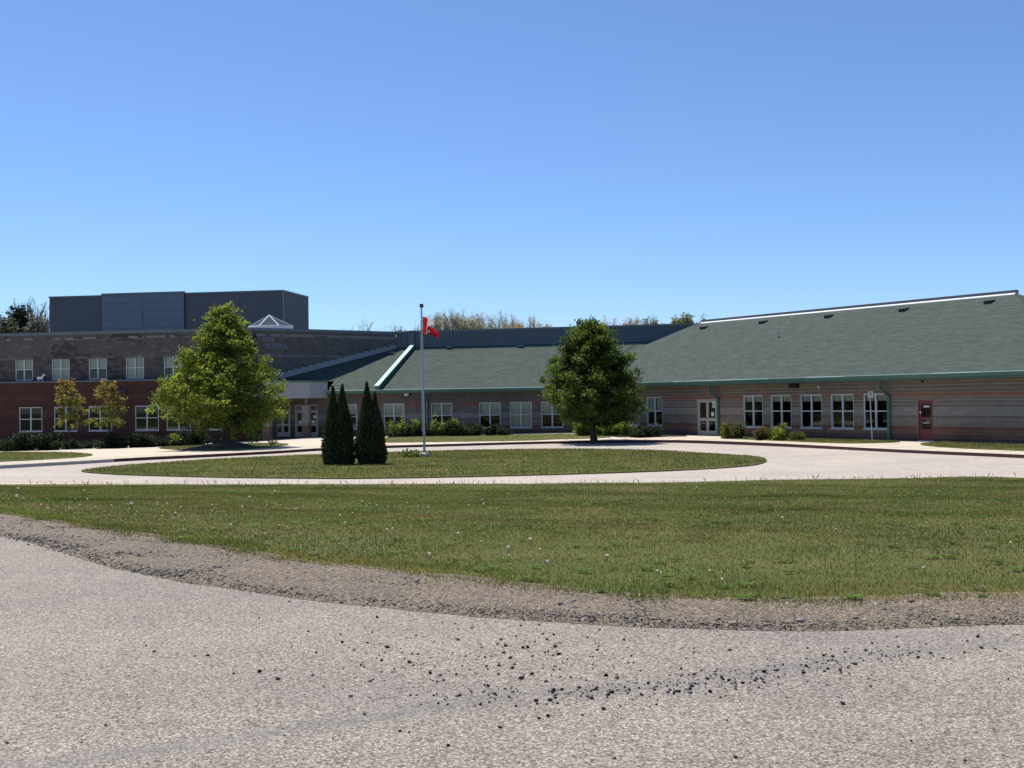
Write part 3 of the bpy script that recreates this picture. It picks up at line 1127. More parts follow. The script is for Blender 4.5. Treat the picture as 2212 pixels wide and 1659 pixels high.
S_LEFT = wc.s_at(470)
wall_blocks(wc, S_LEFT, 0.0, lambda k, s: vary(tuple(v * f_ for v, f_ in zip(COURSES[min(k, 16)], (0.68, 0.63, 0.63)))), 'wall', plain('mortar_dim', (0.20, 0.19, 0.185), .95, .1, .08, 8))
S_END = 41.6
wall_blocks(wr, 0.0, S_END, lambda k, s: vary(tuple(v * f_ for v, f_ in zip(COURSES[min(k, 16)], (0.85, 0.775, 0.67))), 0.10), 'wall', M_MORTAR, single=lambda s, k: 31.3 < s < 38.4, joint=0.021, smooth_rows=True)

# ---- left block: brick ground floor and block upper floor
PHL = math.radians(9.0)
U_L = (math.cos(PHL), -math.sin(PHL))
K_UP = Vector((-20.75, 95.2))
OUT_L = Vector((-math.sin(PHL), -math.cos(PHL)))
K_LO = K_UP + OUT_L * 0.55
Z_L = -1.75
wl = Wall((K_LO.x, K_LO.y), U_L, Z_L, 5.4)
LEDGE = 2.12 + 1.65 - Z_L
wl.h = LEDGE
for lo, hi in [(67.5, 172), (207.6, 307.6), (343.8, 443), (530, 625), (657, 748), (782, 870)]:
    sc_ = wl.s_at((lo + hi) / 2 * SRC)
    z1 = wl.hit((lo + hi) / 2 * SRC, 878)[1]
    z0 = wl.hit((lo + hi) / 2 * SRC, 934)[1]
    window(wl, sc_, 2.05, 1.4, 3.4, 0.0)
wu = Wall((K_UP.x, K_UP.y), U_L, LEDGE + Z_L, 3.8)
for (lo, hi), bl in zip([(57, 134), (200, 279), (345, 426), (492, 572), (642, 722)], [0.44, 0.97, 0.5, 0.97, 0.5]):
    window(wu, wu.s_at((lo + hi) / 2 * SRC), 1.58, 0.08, 1.88, bl, sill=False)
wl.h = 5.4
wall_blocks(wl, -38.0, 0.0, lambda k, s: vary([(0.076, 0.037, 0.030), (0.084, 0.041, 0.033), (0.069, 0.034, 0.028)][(k // 2) % 3], 0.10), 'brick_wall', M_MORTAR_R)
wu.h = 3.8


def upper_tone(k, s):
    base = (0.088, 0.079, 0.08) if k < 9 else (0.112, 0.10, 0.097)
    if k == 9: base = (0.137, 0.125, 0.122)
    dk = value_noise(np.array([s]), np.array([k * .35]), 2.3, 77)[0]
    if random.random() < (dk - .42) * 1.9: base = tuple(v * 0.6 for v in base)
    if random.random() < 0.05: base = tuple(v * 1.35 for v in base)
    return vary(base, 0.10)


wall_blocks(wu, -38.0, 0.0, upper_tone, 'upper_wall', plain('mortar_grey', (0.13, 0.122, 0.122), .95, .1))
# ledge between the floors
m = MB(wl.frame)
m.hexa([(-38, -.75, 5.40), (.1, -.75, 5.40), (.1, .10, 5.40), (-38, .10, 5.40), (-38, -.75, 5.56), (.1, -.75, 5.56), (.1, .10, 5.50), (-38, .10, 5.50)])
m.build('ledge', M_COPE, school)
m = MB(wl.frame)
m.box(-38, 0, .012, .05, -.3, .42)
m.build('foundation', plain('foundation_concrete', (.36, .35, .33), .9), school)

# wall turning back towards the middle wing, with the school's name on it
DIR_B = Vector((0.79, 0.613)).normalized()
wb = Wall((K_UP.x, K_UP.y), DIR_B, Z_L, 8.9)
wb.h = LEDGE + 3.8
M_END = Vector((-10.05, 103.5))
LEN_B = (M_END - K_UP).dot(DIR_B)


def side_tone(k, s):
    base = (0.132, 0.117, 0.109)
    if k in (36, 29): base = (0.19, 0.17, 0.162)
    if random.random() < 0.12: base = tuple(v * 0.8 for v in base)
    return vary(base, 0.08)


wall_blocks(wb, 0.0, LEN_B, side_tone, 'turned_wall', plain('mortar_grey_side', (0.135, 0.124, 0.12), .95, .1))
TOP = Z_L + LEDGE + 3.8                              # parapet level
m = MB(((0, 0, 0), (1, 0), (0, 1)))
mm = MB(wu.frame)
mm.box(-38, 0.02, -.35, .06, 3.78, 4.02)
mm.build('parapet_coping', M_COPE, school)
mm = MB(wb.frame)
mm.box(0.0, LEN_B, -.35, .06, wb.h - .02, wb.h + .22)
mm.build('parapet_coping', M_COPE, school)
# lettering
for txt, lo, hi, ytop, ybot in [('DGE', 566.5, 592.5, 728.4, 736.8), ('SCHOOL', 574, 620.5, 742.4, 752.2)]:
    sa, za = wb.hit(lo, ybot)
    sb, zt_ = wb.hit(hi, ytop)
    za = wb.hit((lo + hi) / 2, ybot)[1]
    zt_ = wb.hit((lo + hi) / 2, ytop)[1]
    cu = bpy.data.curves.new('letters', 'FONT')
    cu.body = txt
    cu.extrude = 0.02
    tmp = bpy.data.objects.new('tmp_text', cu)
    COL.objects.link(tmp)
    bpy.context.view_layer.update()
    me = bpy.data.meshes.new_from_object(tmp.evaluated_get(bpy.context.evaluated_depsgraph_get()))
    bpy.data.objects.remove(tmp)
    vs = np.array([v.co[:] for v in me.vertices])
    vs[:, :2] -= vs[:, :2].min(0)
    kx, ky = (sb - sa) / vs[:, 0].max(), (zt_ - za) / vs[:, 1].max()
    q = MB(wb.frame)
    q.v = [q._p((sa + v[0] * kx, 0.035 + v[2], za + v[1] * ky)) for v in vs]
    q.f = [list(p.vertices) for p in me.polygons]
    q.c = [(1, 1, 1)] * len(q.v)
    q.build('sign_letters', plain('letter_metal', (0.22, 0.25, 0.30), .5, .4), school)

# flat roof of the left block, hidden back walls
m = MB()
A = K_UP + Vector(U_L) * -38
B = K_UP
INW = -OUT_L
z = TOP - 0.25
m.hexa([(A.x, A.y, z - .2), (B.x, B.y, z - .2), (M_END.x, M_END.y, z - .2), ((A + INW * 30).x, (A + INW * 30).y, z - .2), (A.x, A.y, z), (B.x, B.y, z), (M_END.x, M_END.y, z), ((A + INW * 30).x, (A + INW * 30).y, z)])
Bk = M_END + INW * 18
m.hexa([((A + INW * 30).x, (A + INW * 30).y, z - .2), (M_END.x, M_END.y, z - .2), (Bk.x, Bk.y, z - .2), ((A + INW * 31).x, (A + INW * 31).y, z - .2), ((A + INW * 30).x, (A + INW * 30).y, z), (M_END.x, M_END.y, z), (Bk.x, Bk.y, z), ((A + INW * 31).x, (A + INW * 31).y, z)])
m.build('flat_roof', plain('roof_membrane', (.2, .2, .2), .9), school)
m = MB(wu.frame)
m.box(-38, 0, -9.2, -9.0, -5, 3.5)
m.box(-38, 0, -9, -.3, -.3, -.1)
m.box(0.05, 0.25, -9, 0, -5, 3.5)
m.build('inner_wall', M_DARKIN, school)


# ---- ribbed metal cladding
def ribbed(frame, s0, s1, z0, z1, pitch, mat, name, parent, zfun=None):
    m_ = MB(frame)
    s = s0
    while s < s1:
        e = min(s + pitch, s1)
        h = (e - s)
        prof = [(s, 0.0), (s + h * .55, 0.0), (s + h * .65, 0.03), (s + h * .9, 0.03), (e, 0.0)]
        for (a, ta), (b, tb) in zip(prof[:-1], prof[1:]):
            za = zfun(a) if zfun else z1
            zb_ = zfun(b) if zfun else z1
            m_.poly([(a, ta, z0), (b, tb, z0), (b, tb, zb_), (a, ta, za)])
        s = e
    return m_.build(name, mat, parent)


# the tall box on the left roof
wx = Wall(at_depth(614, 880, 108.0)[:2], U_L, 0.0, 1)
BOX_T = wx.hit(614, 626)[1]
sa, sb_ = wx.s_at(107, 680), 0.0
s1_, s2_ = wx.s_at(222, 680), wx.s_at(400, 680)
boxr = ribbed(wx.frame, sa, s1_, TOP - .3, BOX_T - .12, 0.30, M_SLATE, 'rooftop_box', school)
ribbed(wx.frame, s2_, sb_, TOP - .3, BOX_T - .12, 0.30, M_SLATE, 'ribbed_cladding', boxr)
sm_ = wx.s_at(310, 680)
for a, b in ((s1_, sm_), (sm_, s2_)):
    nrow = 6
    for k in range(nrow):
        z0_, z1_ = TOP - .3 + (BOX_T - .05 - TOP + .3) * k / nrow, TOP - .3 + (BOX_T - .05 - TOP + .3) * (k + 1) / nrow
        m = MB(wx.frame)
        m.box(a + .03, b - .03, -.2, .22, z0_ + .012, z1_ - .012)
        m.build('panel', M_PANEL, boxr)
m = MB(wx.frame)
m.box(s1_ + .02, s2_ - .02, -.2, .19, TOP - .3, BOX_T - .06)
m.build('panel_back', M_SLATE, boxr)
Wd = 7.0
side_f = ((wx.o.x, wx.o.y, 0.0), (-wx.n.x, -wx.n.y), (wx.u.x, wx.u.y))
ribbed(side_f, 0, Wd, TOP - .3, BOX_T - .12, 0.30, M_SLATE, 'ribbed_cladding', boxr)
m = MB(wx.frame)
m.box(sa + .02, -.02, -Wd, -.02, BOX_T - .3, BOX_T - .1)
m.box(sa - .05, s1_, -.1, .07, BOX_T - .12, BOX_T)
m.box(s1_, s2_, -.1, .26, BOX_T - .05, BOX_T + .12)
m.box(s2_, .07, -.1, .07, BOX_T - .12, BOX_T)
m.box(-.1, .07, -Wd, -.1, BOX_T - .12, BOX_T)
m.box(sa, sa + .1, -Wd, -.1, TOP - .3, BOX_T - .1)
m.box(sa, 0, -Wd - .1, -Wd, TOP - .3, BOX_T - .1)
m.box(-.06, .06, -.06, .06, TOP - .3, BOX_T - .12)
m.build('coping', M_COPE, boxr)

# pyramid skylight
pb = at_depth(584, 706, 99.5)
ap = at_depth(580, 683, 100.6)
r_ = 1.78
sk = [Vector((pb.x - r_, pb.y - r_ * .15, pb.z)), Vector((pb.x - r_ * .35, pb.y - r_ * .75, pb.z)), Vector((pb.x + r_ * .55, pb.y - r_ * .75, pb.z)), Vector((pb.x + r_ * 1.08, pb.y - r_ * .05, pb.z)), Vector((pb.x + r_ * .6, pb.y + r_, pb.z)), Vector((pb.x - r_ * .5, pb.y + r_, pb.z))]
ring = sk
top = Vector((pb.x - .1, pb.y + .1, ap.z))
m = MB()
for i in range(len(ring)):
    a, b = ring[i], ring[(i + 1) % len(ring)]
    m.tube([a, top], 0.042, 6)
    m.tube([a, b], 0.05, 6)
skyl = m.build('skylight', M_WHITE, school)
for i in range(len(ring)):
    a, b = ring[i], ring[(i + 1) % len(ring)]
    m = MB()
    m.poly([a, b, top])
    m.build('pane', plain('skylight_glazing', (.06, .08, .10), .85, .03, .05), skyl)
m = MB()
cz = [Vector((p.x, p.y, TOP - .3)) for p in ring]
for i in range(len(ring)):
    j = (i + 1) % len(ring)
    m.poly([cz[i], cz[j], ring[j], ring[i]])
m.build('skylight_kerb', M_WHITE, skyl)

# ---- middle roof
EC = Vector(CORNER) - (Vector(IN_C) + Vector(IN_R)).normalized() * 0.65
RUN_C = 9.6
fr_c = ((EC.x, EC.y, 0.0), U_C, IN_C)               # along, run up the slope
we = Wall((EC.x, EC.y), U_C, 0.0, 1)
wband = Wall((EC.x + IN_C[0] * RUN_C, EC.y + IN_C[1] * RUN_C), U_C, 0.0, 1)
Z_EC = 2.60
Z_BAND = wband.hit(1060, 747)[1]
Z_BANDT = wband.hit(1060, 711)[1]
SL_C = (Z_BAND - Z_EC) / RUN_C
tE1 = we.s_at(708, 846)
tFW = we.s_at(815, 846)
tM = (M_END - EC).dot(Vector(U_C))
rM = (M_END - EC).dot(Vector(IN_C))
Wp = Vector(at_depth(614, 813, 97.0))
sW, zW = wb.hit(606, 815)
Wxy = K_UP + DIR_B * sW
tW, rW = (Wxy - EC).dot(Vector(U_C)), (Wxy - EC).dot(Vector(IN_C))
m = MB(fr_c)
zc_ = lambda r: Z_EC + SL_C * r
m.poly([(tFW, 0, Z_EC), (13.0, 0, Z_EC), (13.0, RUN_C, Z_BAND), (tFW, RUN_C, Z_BAND)])
m.poly([(tFW, 0, Z_EC), (tFW, RUN_C, Z_BAND), (tM - .05, RUN_C, Z_BAND), (tE1, 0, Z_EC)])
m.poly([(tE1, 0, Z_EC), (tM - .05, RUN_C, Z_BAND), (tW - .3, rW + .1, zW + Z_L), (tE1 - .3, 2.2, zc_(2.2) - .05)])
m.poly([(13, 0, Z_EC - .25), (tE1, 0, Z_EC - .25), (tE1, .75, Z_EC - .25), (13, .75, Z_EC - .25)])
roof_c = m.build('roof', M_SHINGLE_C, school)
# gutter and fascia of the middle wing
m = MB(fr_c)
m.box(tE1 - .02, .12, -.02, .10, Z_EC - .25, Z_EC - .02)
m.build('fascia', M_GREEN, roof_c)
m = MB(fr_c)
m.hexa([(tE1 - .05, -.15, Z_EC - .16), (.05, -.15, Z_EC - .16), (.05, -.022, Z_EC - .2), (tE1 - .05, -.022, Z_EC - .2), (tE1 - .05, -.17, Z_EC), (.05, -.17, Z_EC), (.05, -.022, Z_EC + .01), (tE1 - .05, -.022, Z_EC + .01)])
m.build('gutter', M_GREEN, roof_c)
m = MB(fr_c)
m.box(tE1 - .05, .05, -.185, -.02, Z_EC + .012, Z_EC + .05)
m.build('gutter_lip', M_MINT, roof_c)
# metal edge strip along the eave
m = MB(fr_c)
m.hexa([(tE1 + .05, -.03, Z_EC - .01), (.1, -.03, Z_EC - .01), (.1, .13, zc_(.13) - .01), (tE1 + .05, .13, zc_(.13) - .01), (tE1 + .05, -.03, Z_EC + .02), (.1, -.03, Z_EC + .02), (.1, .13, zc_(.13) + .012), (tE1 + .05, .13, zc_(.13) + .012)])
m.build('eave_flashing', M_MINT, roof_c)
# raised fire wall across the roof
m = MB(fr_c)
p0, p1 = (tFW, -.12), (tFW, RUN_C)
for dx0, dx1, hb, ht in ((-.13, .18, -.1, .36),):
    m.hexa([(tFW + dx0, -.16, Z_EC - .2), (tFW + dx1, -.16, Z_EC - .2), (tFW + dx1, RUN_C, Z_BAND - .1), (tFW + dx0, RUN_C, Z_BAND - .1), (tFW + dx0, -.16, Z_EC + .34), (tFW + dx1, -.16, Z_EC + .34), (tFW + dx1, RUN_C, Z_BAND + .30), (tFW + dx0, RUN_C, Z_BAND + .30)])
fw = m.build('fire_wall', M_GREEN, roof_c)
m = MB(fr_c)
m.hexa([(tFW - .17, -.22, Z_EC + .32), (tFW + .22, -.22, Z_EC + .34), (tFW + .22, RUN_C - .25, Z_BAND + .22), (tFW - .17, RUN_C - .25, Z_BAND + .20), (tFW - .17, -.22, Z_EC + .37), (tFW + .22, -.22, Z_EC + .40), (tFW + .22, RUN_C - .25, Z_BAND + .29), (tFW - .17, RUN_C - .25, Z_BAND + .26)])
m.build('fire_wall_coping', M_MINT, roof_c)
# clerestory band above the middle roof
band = ribbed(wband.frame, tM, 14.0, Z_BAND - 1.2, Z_BANDT - .12, 0.21, M_BAND, 'clerestory', school)
m = MB(wband.frame)
m.box(tM - .1, 14, -.3, .07, Z_BANDT - .14, Z_BANDT + .03)
m.build('coping', M_COPE, band)
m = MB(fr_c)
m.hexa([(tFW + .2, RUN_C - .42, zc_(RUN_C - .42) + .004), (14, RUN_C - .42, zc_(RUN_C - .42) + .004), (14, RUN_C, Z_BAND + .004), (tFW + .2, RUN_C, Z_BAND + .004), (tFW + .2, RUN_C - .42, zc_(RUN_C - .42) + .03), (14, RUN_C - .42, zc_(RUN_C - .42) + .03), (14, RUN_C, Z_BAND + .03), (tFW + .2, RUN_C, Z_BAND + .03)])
m.build('shadow_line_flashing', M_GREEN, band)  # green strip added to widen the band's shadow line on the roof
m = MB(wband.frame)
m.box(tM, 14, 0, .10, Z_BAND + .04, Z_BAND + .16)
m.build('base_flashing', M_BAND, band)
sc_ = wband.s_at(890, 730)
m = MB(wband.frame)
m.box(sc_ - .26, sc_ + .26, -.1, .20, Z_BAND - .2, Z_BANDT + .06)
m.build('pilaster', M_BAND, band)
m = MB(wband.frame)
m.box(tM, 14, -9, -.3, Z_BANDT - .4, Z_BANDT - .15)
m.box(tM, 14, -.5, -.3, -1.5, Z_BANDT - .15)
m.build('flat_roof', bpy.data.materials['roof_membrane'], band)
# stepped flashing where the roof meets the turned wall
nst = 17
za_ = zW + Z_L
for k in range(nst):
    sA = sW + (LEN_B - sW) * k / nst
    sB = sW + (LEN_B - sW) * (k + 1) / nst
    zr0 = za_ + (Z_BAND - za_) * (k + .0) / nst
    zr1 = za_ + (Z_BAND - za_) * (k + 1.0) / nst
    ztop = zr1 + 0.26
    m = MB(wb.frame)
    m.hexa([(sA, -.05, zr0 - .2 - Z_L), (sB, -.05, zr1 - .2 - Z_L), (sB, .012, zr1 - .2 - Z_L), (sA, .012, zr0 - .2 - Z_L), (sA, -.05, ztop - Z_L), (sB, -.05, ztop - Z_L), (sB, .012, ztop - Z_L), (sA, .012, ztop - Z_L)])
    m.build('step_flashing', M_STEPF, roof_c)
# left rake of the middle roof
m = MB(fr_c)
m.hexa([(tE1 - .06, -.02, Z_EC - .45), (tE1, -.02, Z_EC - .45), (tE1, 2.6, zc_(2.6) - .9), (tE1 - .06, 2.6, zc_(2.6) - .9), (tE1 - .06, -.02, Z_EC + .02), (tE1, -.02, Z_EC + .02), (tE1, 2.6, zc_(2.6) + .03), (tE1 - .06, 2.6, zc_(2.6) + .03)])
m.build('rake_fascia', M_GREEN, roof_c)

# entrance canopy on two block columns
cpts = [at_depth(478, 860, 91.0), at_depth(671, 860, 93.4), at_depth(708, 860, 95.0)]
zb0, zt0 = at_depth(600, 861, 92.5).z, at_depth(600, 823.5, 92.5).z
backp = [at_depth(708, 860, 99.0), at_depth(478, 860, 99.0)]
m = MB()
for a, b in zip(cpts[:-1], cpts[1:]):
    d = (b - a).normalized() * 0.012
    nn = Vector((d.y, -d.x, 0)).normalized() * 0.08
    n_pan = max(1, int((b - a).length / 2.4))
    for k in range(n_pan):
        pA, pB = a.lerp(b, k / n_pan) + d, a.lerp(b, (k + 1) / n_pan) - d
        if k == 0 and a is cpts[0]:
            pass
        q = MB()
        q.hexa([(pA.x, pA.y, zb0), (pB.x, pB.y, zb0), (pB.x - nn.x, pB.y - nn.y, zb0), (pA.x - nn.x, pA.y - nn.y, zb0), (pA.x, pA.y, zt0 - .1), (pB.x, pB.y, zt0 - .1), (pB.x - nn.x, pB.y - nn.y, zt0 - .1), (pA.x - nn.x, pA.y - nn.y, zt0 - .1)])
        if k == 0 and a is cpts[0]:
            canopy = q.build('canopy', M_STUCCO, school)
        else:
            q.build('canopy_panel', M_STUCCO, canopy)
m = MB()
for a, b in zip(cpts[:-1], cpts[1:]):
    m.hexa([(a.x, a.y - .06, zt0 - .1), (b.x, b.y - .06, zt0 - .1), (b.x, b.y + .2, zt0 - .1), (a.x, a.y + .2, zt0 - .1), (a.x, a.y - .06, zt0 + .06), (b.x, b.y - .06, zt0 + .06), (b.x, b.y + .2, zt0 + .06), (a.x, a.y + .2, zt0 + .06)])
m.build('canopy_edge', M_GREEN, canopy)
m = MB()
o5 = [cpts[0], cpts[1], cpts[2], backp[0], backp[1]]
for zq in (zb0 + .1, zt0 - .05):
    m.poly([(p.x, p.y + .12, zq) for p in o5])
m.build('canopy_deck', bpy.data.materials['roof_membrane'], canopy)
for px, py, ptop in [(578, 948.5, 862), (662.5, 945.6, 876)]:
    b0 = on_level(px, py, -1.07)
    c_ = MB()
    col_root = None
    h0 = -1.12
    htop = at_depth(px, ptop, b0.y).z
    k = 0
    m = MB(((b0.x, b0.y, 0), U_C, (U_C[1], -U_C[0])))
    m.box(-.27, .27, -.27, .27, h0, htop)
    m.box(-.1, .1, -.1, .1, htop, zb0 + .15)
    col_o = m.build('column', bpy.data.materials['mortar_dim'], canopy)
    zz_ = h0
    while zz_ + BH <= htop + .01:
        base = (0.235, 0.125, 0.09) if zz_ - h0 < .88 else (0.30, 0.27, 0.24)
        if k % 5 == 4: base = tuple(v * .85 for v in base)
        m = MB(((b0.x, b0.y, 0), U_C, (U_C[1], -U_C[0])))
        if k % 2:
            m.box(-.285, -.006, -.285, .285, zz_ + .006, zz_ + BH - .006, vary(base))
            m.box(.006, .285, -.285, .285, zz_ + .006, zz_ + BH - .006, vary(base))
        else:
            m.box(-.285, .285, -.285, -.006, zz_ + .006, zz_ + BH - .006, vary(base))
            m.box(-.285, .285, .006, .285, zz_ + .006, zz_ + BH - .006, vary(base))
        m.build('column_block', M_BLOCK, col_o, None, True)
        zz_ += BH
        k += 1

# ---- right roof
RUN_R = 12.1
Z_ER = 2.74
fr_r = ((EC.x, EC.y, 0.0), U_R, IN_R)
wer = Wall((EC.x, EC.y), U_R, 0.0, 1)
wridge = Wall((EC.x + IN_R[0] * RUN_R, EC.y + IN_R[1] * RUN_R), U_R, 0.0, 1)
Z_RG = wridge.hit(1900, 662)[1]
sRE = wridge.s_at(2195, 640)
sRL = wridge.s_at(1516, 700)
eE = sRE + RUN_R
m = MB(fr_r)
m.poly([(-3.5, 0, Z_ER), (eE, 0, Z_ER), (sRE, RUN_R, Z_RG), (sRL - .6, RUN_R, Z_RG)])
m.poly([(eE, 0, Z_ER), (eE, 2 * RUN_R, Z_ER), (sRE, RUN_R, Z_RG)])
m.poly([(eE, 2 * RUN_R, Z_ER), (-3, 2 * RUN_R, Z_ER), (sRL - .6, RUN_R, Z_RG), (sRE, RUN_R, Z_RG)])
m.poly([(-3.5, 0, Z_ER - .27), (-3.5, .75, Z_ER - .27), (eE, .75, Z_ER - .27), (eE, 0, Z_ER - .27)])
roof_r = m.build('roof', M_SHINGLE_R, school)
m = MB(fr_r)
m.box(-.1, eE + .1, -.02, .10, Z_ER - .27, Z_ER - .02)
m.build('fascia', M_GREEN, roof_r)
# gutter in lengths, each a hair out of line
s = -.05
while s < eE:
    e = min(s + 3.0, eE + .1)
    dz = random.uniform(-.008, .008)
    m = MB(fr_r)
    m.hexa([(s, -.15, Z_ER - .16), (e, -.15, Z_ER - .16), (e, -.022, Z_ER - .2), (s, -.022, Z_ER - .2), (s, -.175, Z_ER + dz), (e, -.175, Z_ER + dz), (e, -.022, Z_ER + .015), (s, -.022, Z_ER + .015)])
    m.build('gutter', M_GREEN, roof_r)
    m = MB(fr_r)
    m.box(s + .004, e - .004, -.19, -.02, Z_ER + dz + .016, Z_ER + dz + .055)
    m.build('gutter_lip', M_MINT, roof_r)
    s = e
m = MB(fr_r)
zr_ = lambda q: Z_ER + (Z_RG - Z_ER) / RUN_R * q
m.hexa([(0, -.03, Z_ER - .01), (eE - .1, -.03, Z_ER - .01), (eE - .4, .13, zr_(.13) - .01), (0.3, .13, zr_(.13) - .01), (0, -.03, Z_ER + .02), (eE - .1, -.03, Z_ER + .02), (eE - .4, .13, zr_(.13) + .012), (0.3, .13, zr_(.13) + .012)])
m.build('eave_flashing', M_MINT, roof_r)
m = MB(fr_r)
m.box(sRL, sRE, RUN_R - .02, RUN_R + .25, Z_RG - .05, Z_RG + .24)
m.build('ridge_parapet', plain('ridge_metal', (.145, .13, .15), .45, .4, .06), roof_r)
m = MB(fr_r)
m.hexa([(sRL, RUN_R - .19, Z_RG - .11), (sRE, RUN_R - .19, Z_RG - .11), (sRE, RUN_R - .022, Z_RG - .06), (sRL, RUN_R - .022, Z_RG - .06), (sRL, RUN_R - .19, Z_RG - .03), (sRE, RUN_R - .19, Z_RG - .03), (sRE, RUN_R - .022, Z_RG + .06), (sRL, RUN_R - .022, Z_RG + .06)])
m.build('ridge_flashing', M_WHITE, roof_r)
SL_R = (Z_RG - Z_ER) / RUN_R
# hip flashing and further low ridge
m = MB(fr_r)
m.tube([(sRE, RUN_R, Z_RG + .03), (eE, 0, Z_ER + .03)], .05, 6)
m.build('hip_cap', M_SHINGLE_R, roof_r)
# end and back walls of the right wing, hidden
m = MB(wr.frame)
m.box(S_END, S_END + .2, -22, -.0, 0, 3.4)
m.box(0, S_END, -23, -22.8, 0, 3.4)
m.box(0, S_END, -7.2, -7.0, 0, 5.4)
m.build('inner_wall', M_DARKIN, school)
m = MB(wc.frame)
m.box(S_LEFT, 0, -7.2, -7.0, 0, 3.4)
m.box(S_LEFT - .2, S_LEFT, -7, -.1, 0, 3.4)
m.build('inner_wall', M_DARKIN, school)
# valley strip
vdir = Vector((math.tan(math.pi / 8), 1.0))
m = MB(fr_c)
v1 = 9.2
m.tube([(0.05, .1, Z_EC + .02), (math.tan(math.pi / 8) * v1, v1, zc_(v1) + .03)], .035, 6)
m.build('valley_flashing', M_GREEN, roof_c)


def roof_point(x, y, fr, ze, slope):
    o, a, b = fr
    d = ray(x, y)
    nrm = Vector((-b[0] * slope, -b[1] * slope, 1.0))
    p0 = Vector((o[0], o[1], ze)) - Vector((0, 0, CAM_Z))
    k = p0.dot(nrm) / d.dot(nrm)
    p = d * k
    return Vector((p.x, p.y, p.z + CAM_Z))


def vent(p, fr, slope, mat, light=False):
    o, a, b = fr
    rel = Vector((p.x - o[0], p.y - o[1]))
    s, r = rel.x * a[0] + rel.y * a[1], rel.x * b[0] + rel.y * b[1]
    zf = p.z
    m_ = MB(fr)
    w, L, h = .26, .50, .20
    m_.hexa([(s - w, r - L / 2, zf - slope * L / 2 - .02), (s + w, r - L / 2, zf - slope * L / 2 - .02), (s + w, r + L / 2, zf + slope * L / 2 - .02), (s - w, r + L / 2, zf + slope * L / 2 - .02), (s - w * .85, r - L / 2 - .04, zf - slope * L / 2 + h), (s + w * .85, r - L / 2 - .04, zf - slope * L / 2 + h), (s + w * .8, r + L / 2, zf + slope * L / 2 + h * .35), (s - w * .8, r + L / 2, zf + slope * L / 2 + h * .35)])
    ob = m_.build('roof_vent', mat, roof_r if fr is fr_r else roof_c)
    m_ = MB(fr)
    m_.box(s - w * .75, s + w * .75, r - L / 2 - .06, r - L / 2 - .045, zf - slope * L / 2 + .03, zf - slope * L / 2 + h - .05)
    m_.build('grille', M_DARK, roof_r if fr is fr_r else roof_c)
    return ob


M_VENT = plain('vent_metal', (.035, .035, .045), .5, .4)
for x, y in [(1521, 709), (1649, 697), (1791, 684.5), (1953, 670.5), (2138, 653.5)]:
    vent(roof_point(x, y, fr_r, Z_ER, SL_R), fr_r, SL_R, M_VENT)
for x, y in [(972, 752.5), (1126, 749.5), (846, 764)]:
    vent(roof_point(x, y, fr_c, Z_EC, SL_C), fr_c, SL_C, plain('vent_light', (.10, .11, .115), .5, .4))
p = roof_point(1682, 729, fr_r, Z_ER, SL_R)
m = MB()
m.tube([p - Vector((0, 0, .1)), p + Vector((0, 0, .45))], .055, 8)
m.build('vent_pipe', M_STEEL, roof_r)
m = MB()
m.tube([p - Vector((0, 0, .1)), p + Vector((0, 0, .06))], [.16, .07], 8)
m.build('pipe_flashing', M_DARK, roof_r)


# downspouts
def downspout(wall, px, zt, elbow=0.0, drop=0.9, mat=M_GREEN):
    s = wall.s_at(px)
    m_ = MB(wall.frame)
    w = .075
    if elbow:
        m_.hexa([(s - w - elbow, .42, zt - .45), (s + w - elbow, .42, zt - .45), (s + w - elbow, .55, zt - .45), (s - w - elbow, .55, zt - .45), (s - w - elbow, .42, zt), (s + w - elbow, .42, zt), (s + w - elbow, .55, zt), (s - w - elbow, .55, zt)])
        m_.hexa([(s - w, .02, zt - drop), (s + w, .02, zt - drop), (s + w, .15, zt - drop), (s - w, .15, zt - drop), (s - w - elbow, .42, zt - .44), (s + w - elbow, .42, zt - .44), (s + w - elbow, .55, zt - .44), (s - w - elbow, .55, zt - .44)])
        m_.box(s - w, s + w, .02, .15, .05, zt - drop)
    else:
        m_.box(s - w, s + w, .02, .15, .05, zt)
    m_.box(s - w - .03, s + w + .03, .012, .155, 1.5, 1.54)
    m_.box(s - w - .03, s + w + .03, .012, .155, .4, .44)
    return m_.build('downspout', mat, school)


downspout(wr, 1553, 3.36, .35, .95)
downspout(wr, 1922, 3.36, .30, .95)
downspout(wc, 923, 3.40, .12, .6)
downspout(wc, 1240, 3.40, 0)


def wall_box(wall, x, y, w, h, d, mat, name, face=None):
    s, z_ = wall.hit(x, y)
    m_ = MB(wall.frame)
    m_.hexa([(s - w / 2, 0, z_ - h / 2), (s + w / 2, 0, z_ - h / 2), (s + w / 2, d, z_ - h / 2), (s - w / 2, d, z_ - h / 2), (s - w / 2, 0, z_ + h / 2), (s + w / 2, 0, z_ + h / 2), (s + w / 2, d * .6, z_ + h / 2), (s - w / 2, d * .6, z_ + h / 2)])
    o_ = m_.build(name, mat, school)
    if face:
        m_ = MB(wall.frame)
        m_.hexa([(s - w * .36, d * .9, z_ - h * .32), (s + w * .36, d * .9, z_ - h * .32), (s + w * .36, d + .02, z_ - h * .32), (s - w * .36, d + .02, z_ - h * .32), (s - w * .36, d * .7, z_ + h * .3), (s + w * .36, d * .7, z_ + h * .3), (s + w * .36, d * .78 + .02, z_ + h * .3), (s - w * .36, d * .78 + .02, z_ + h * .3)])
        m_.build('lens', face, o_)
    return o_


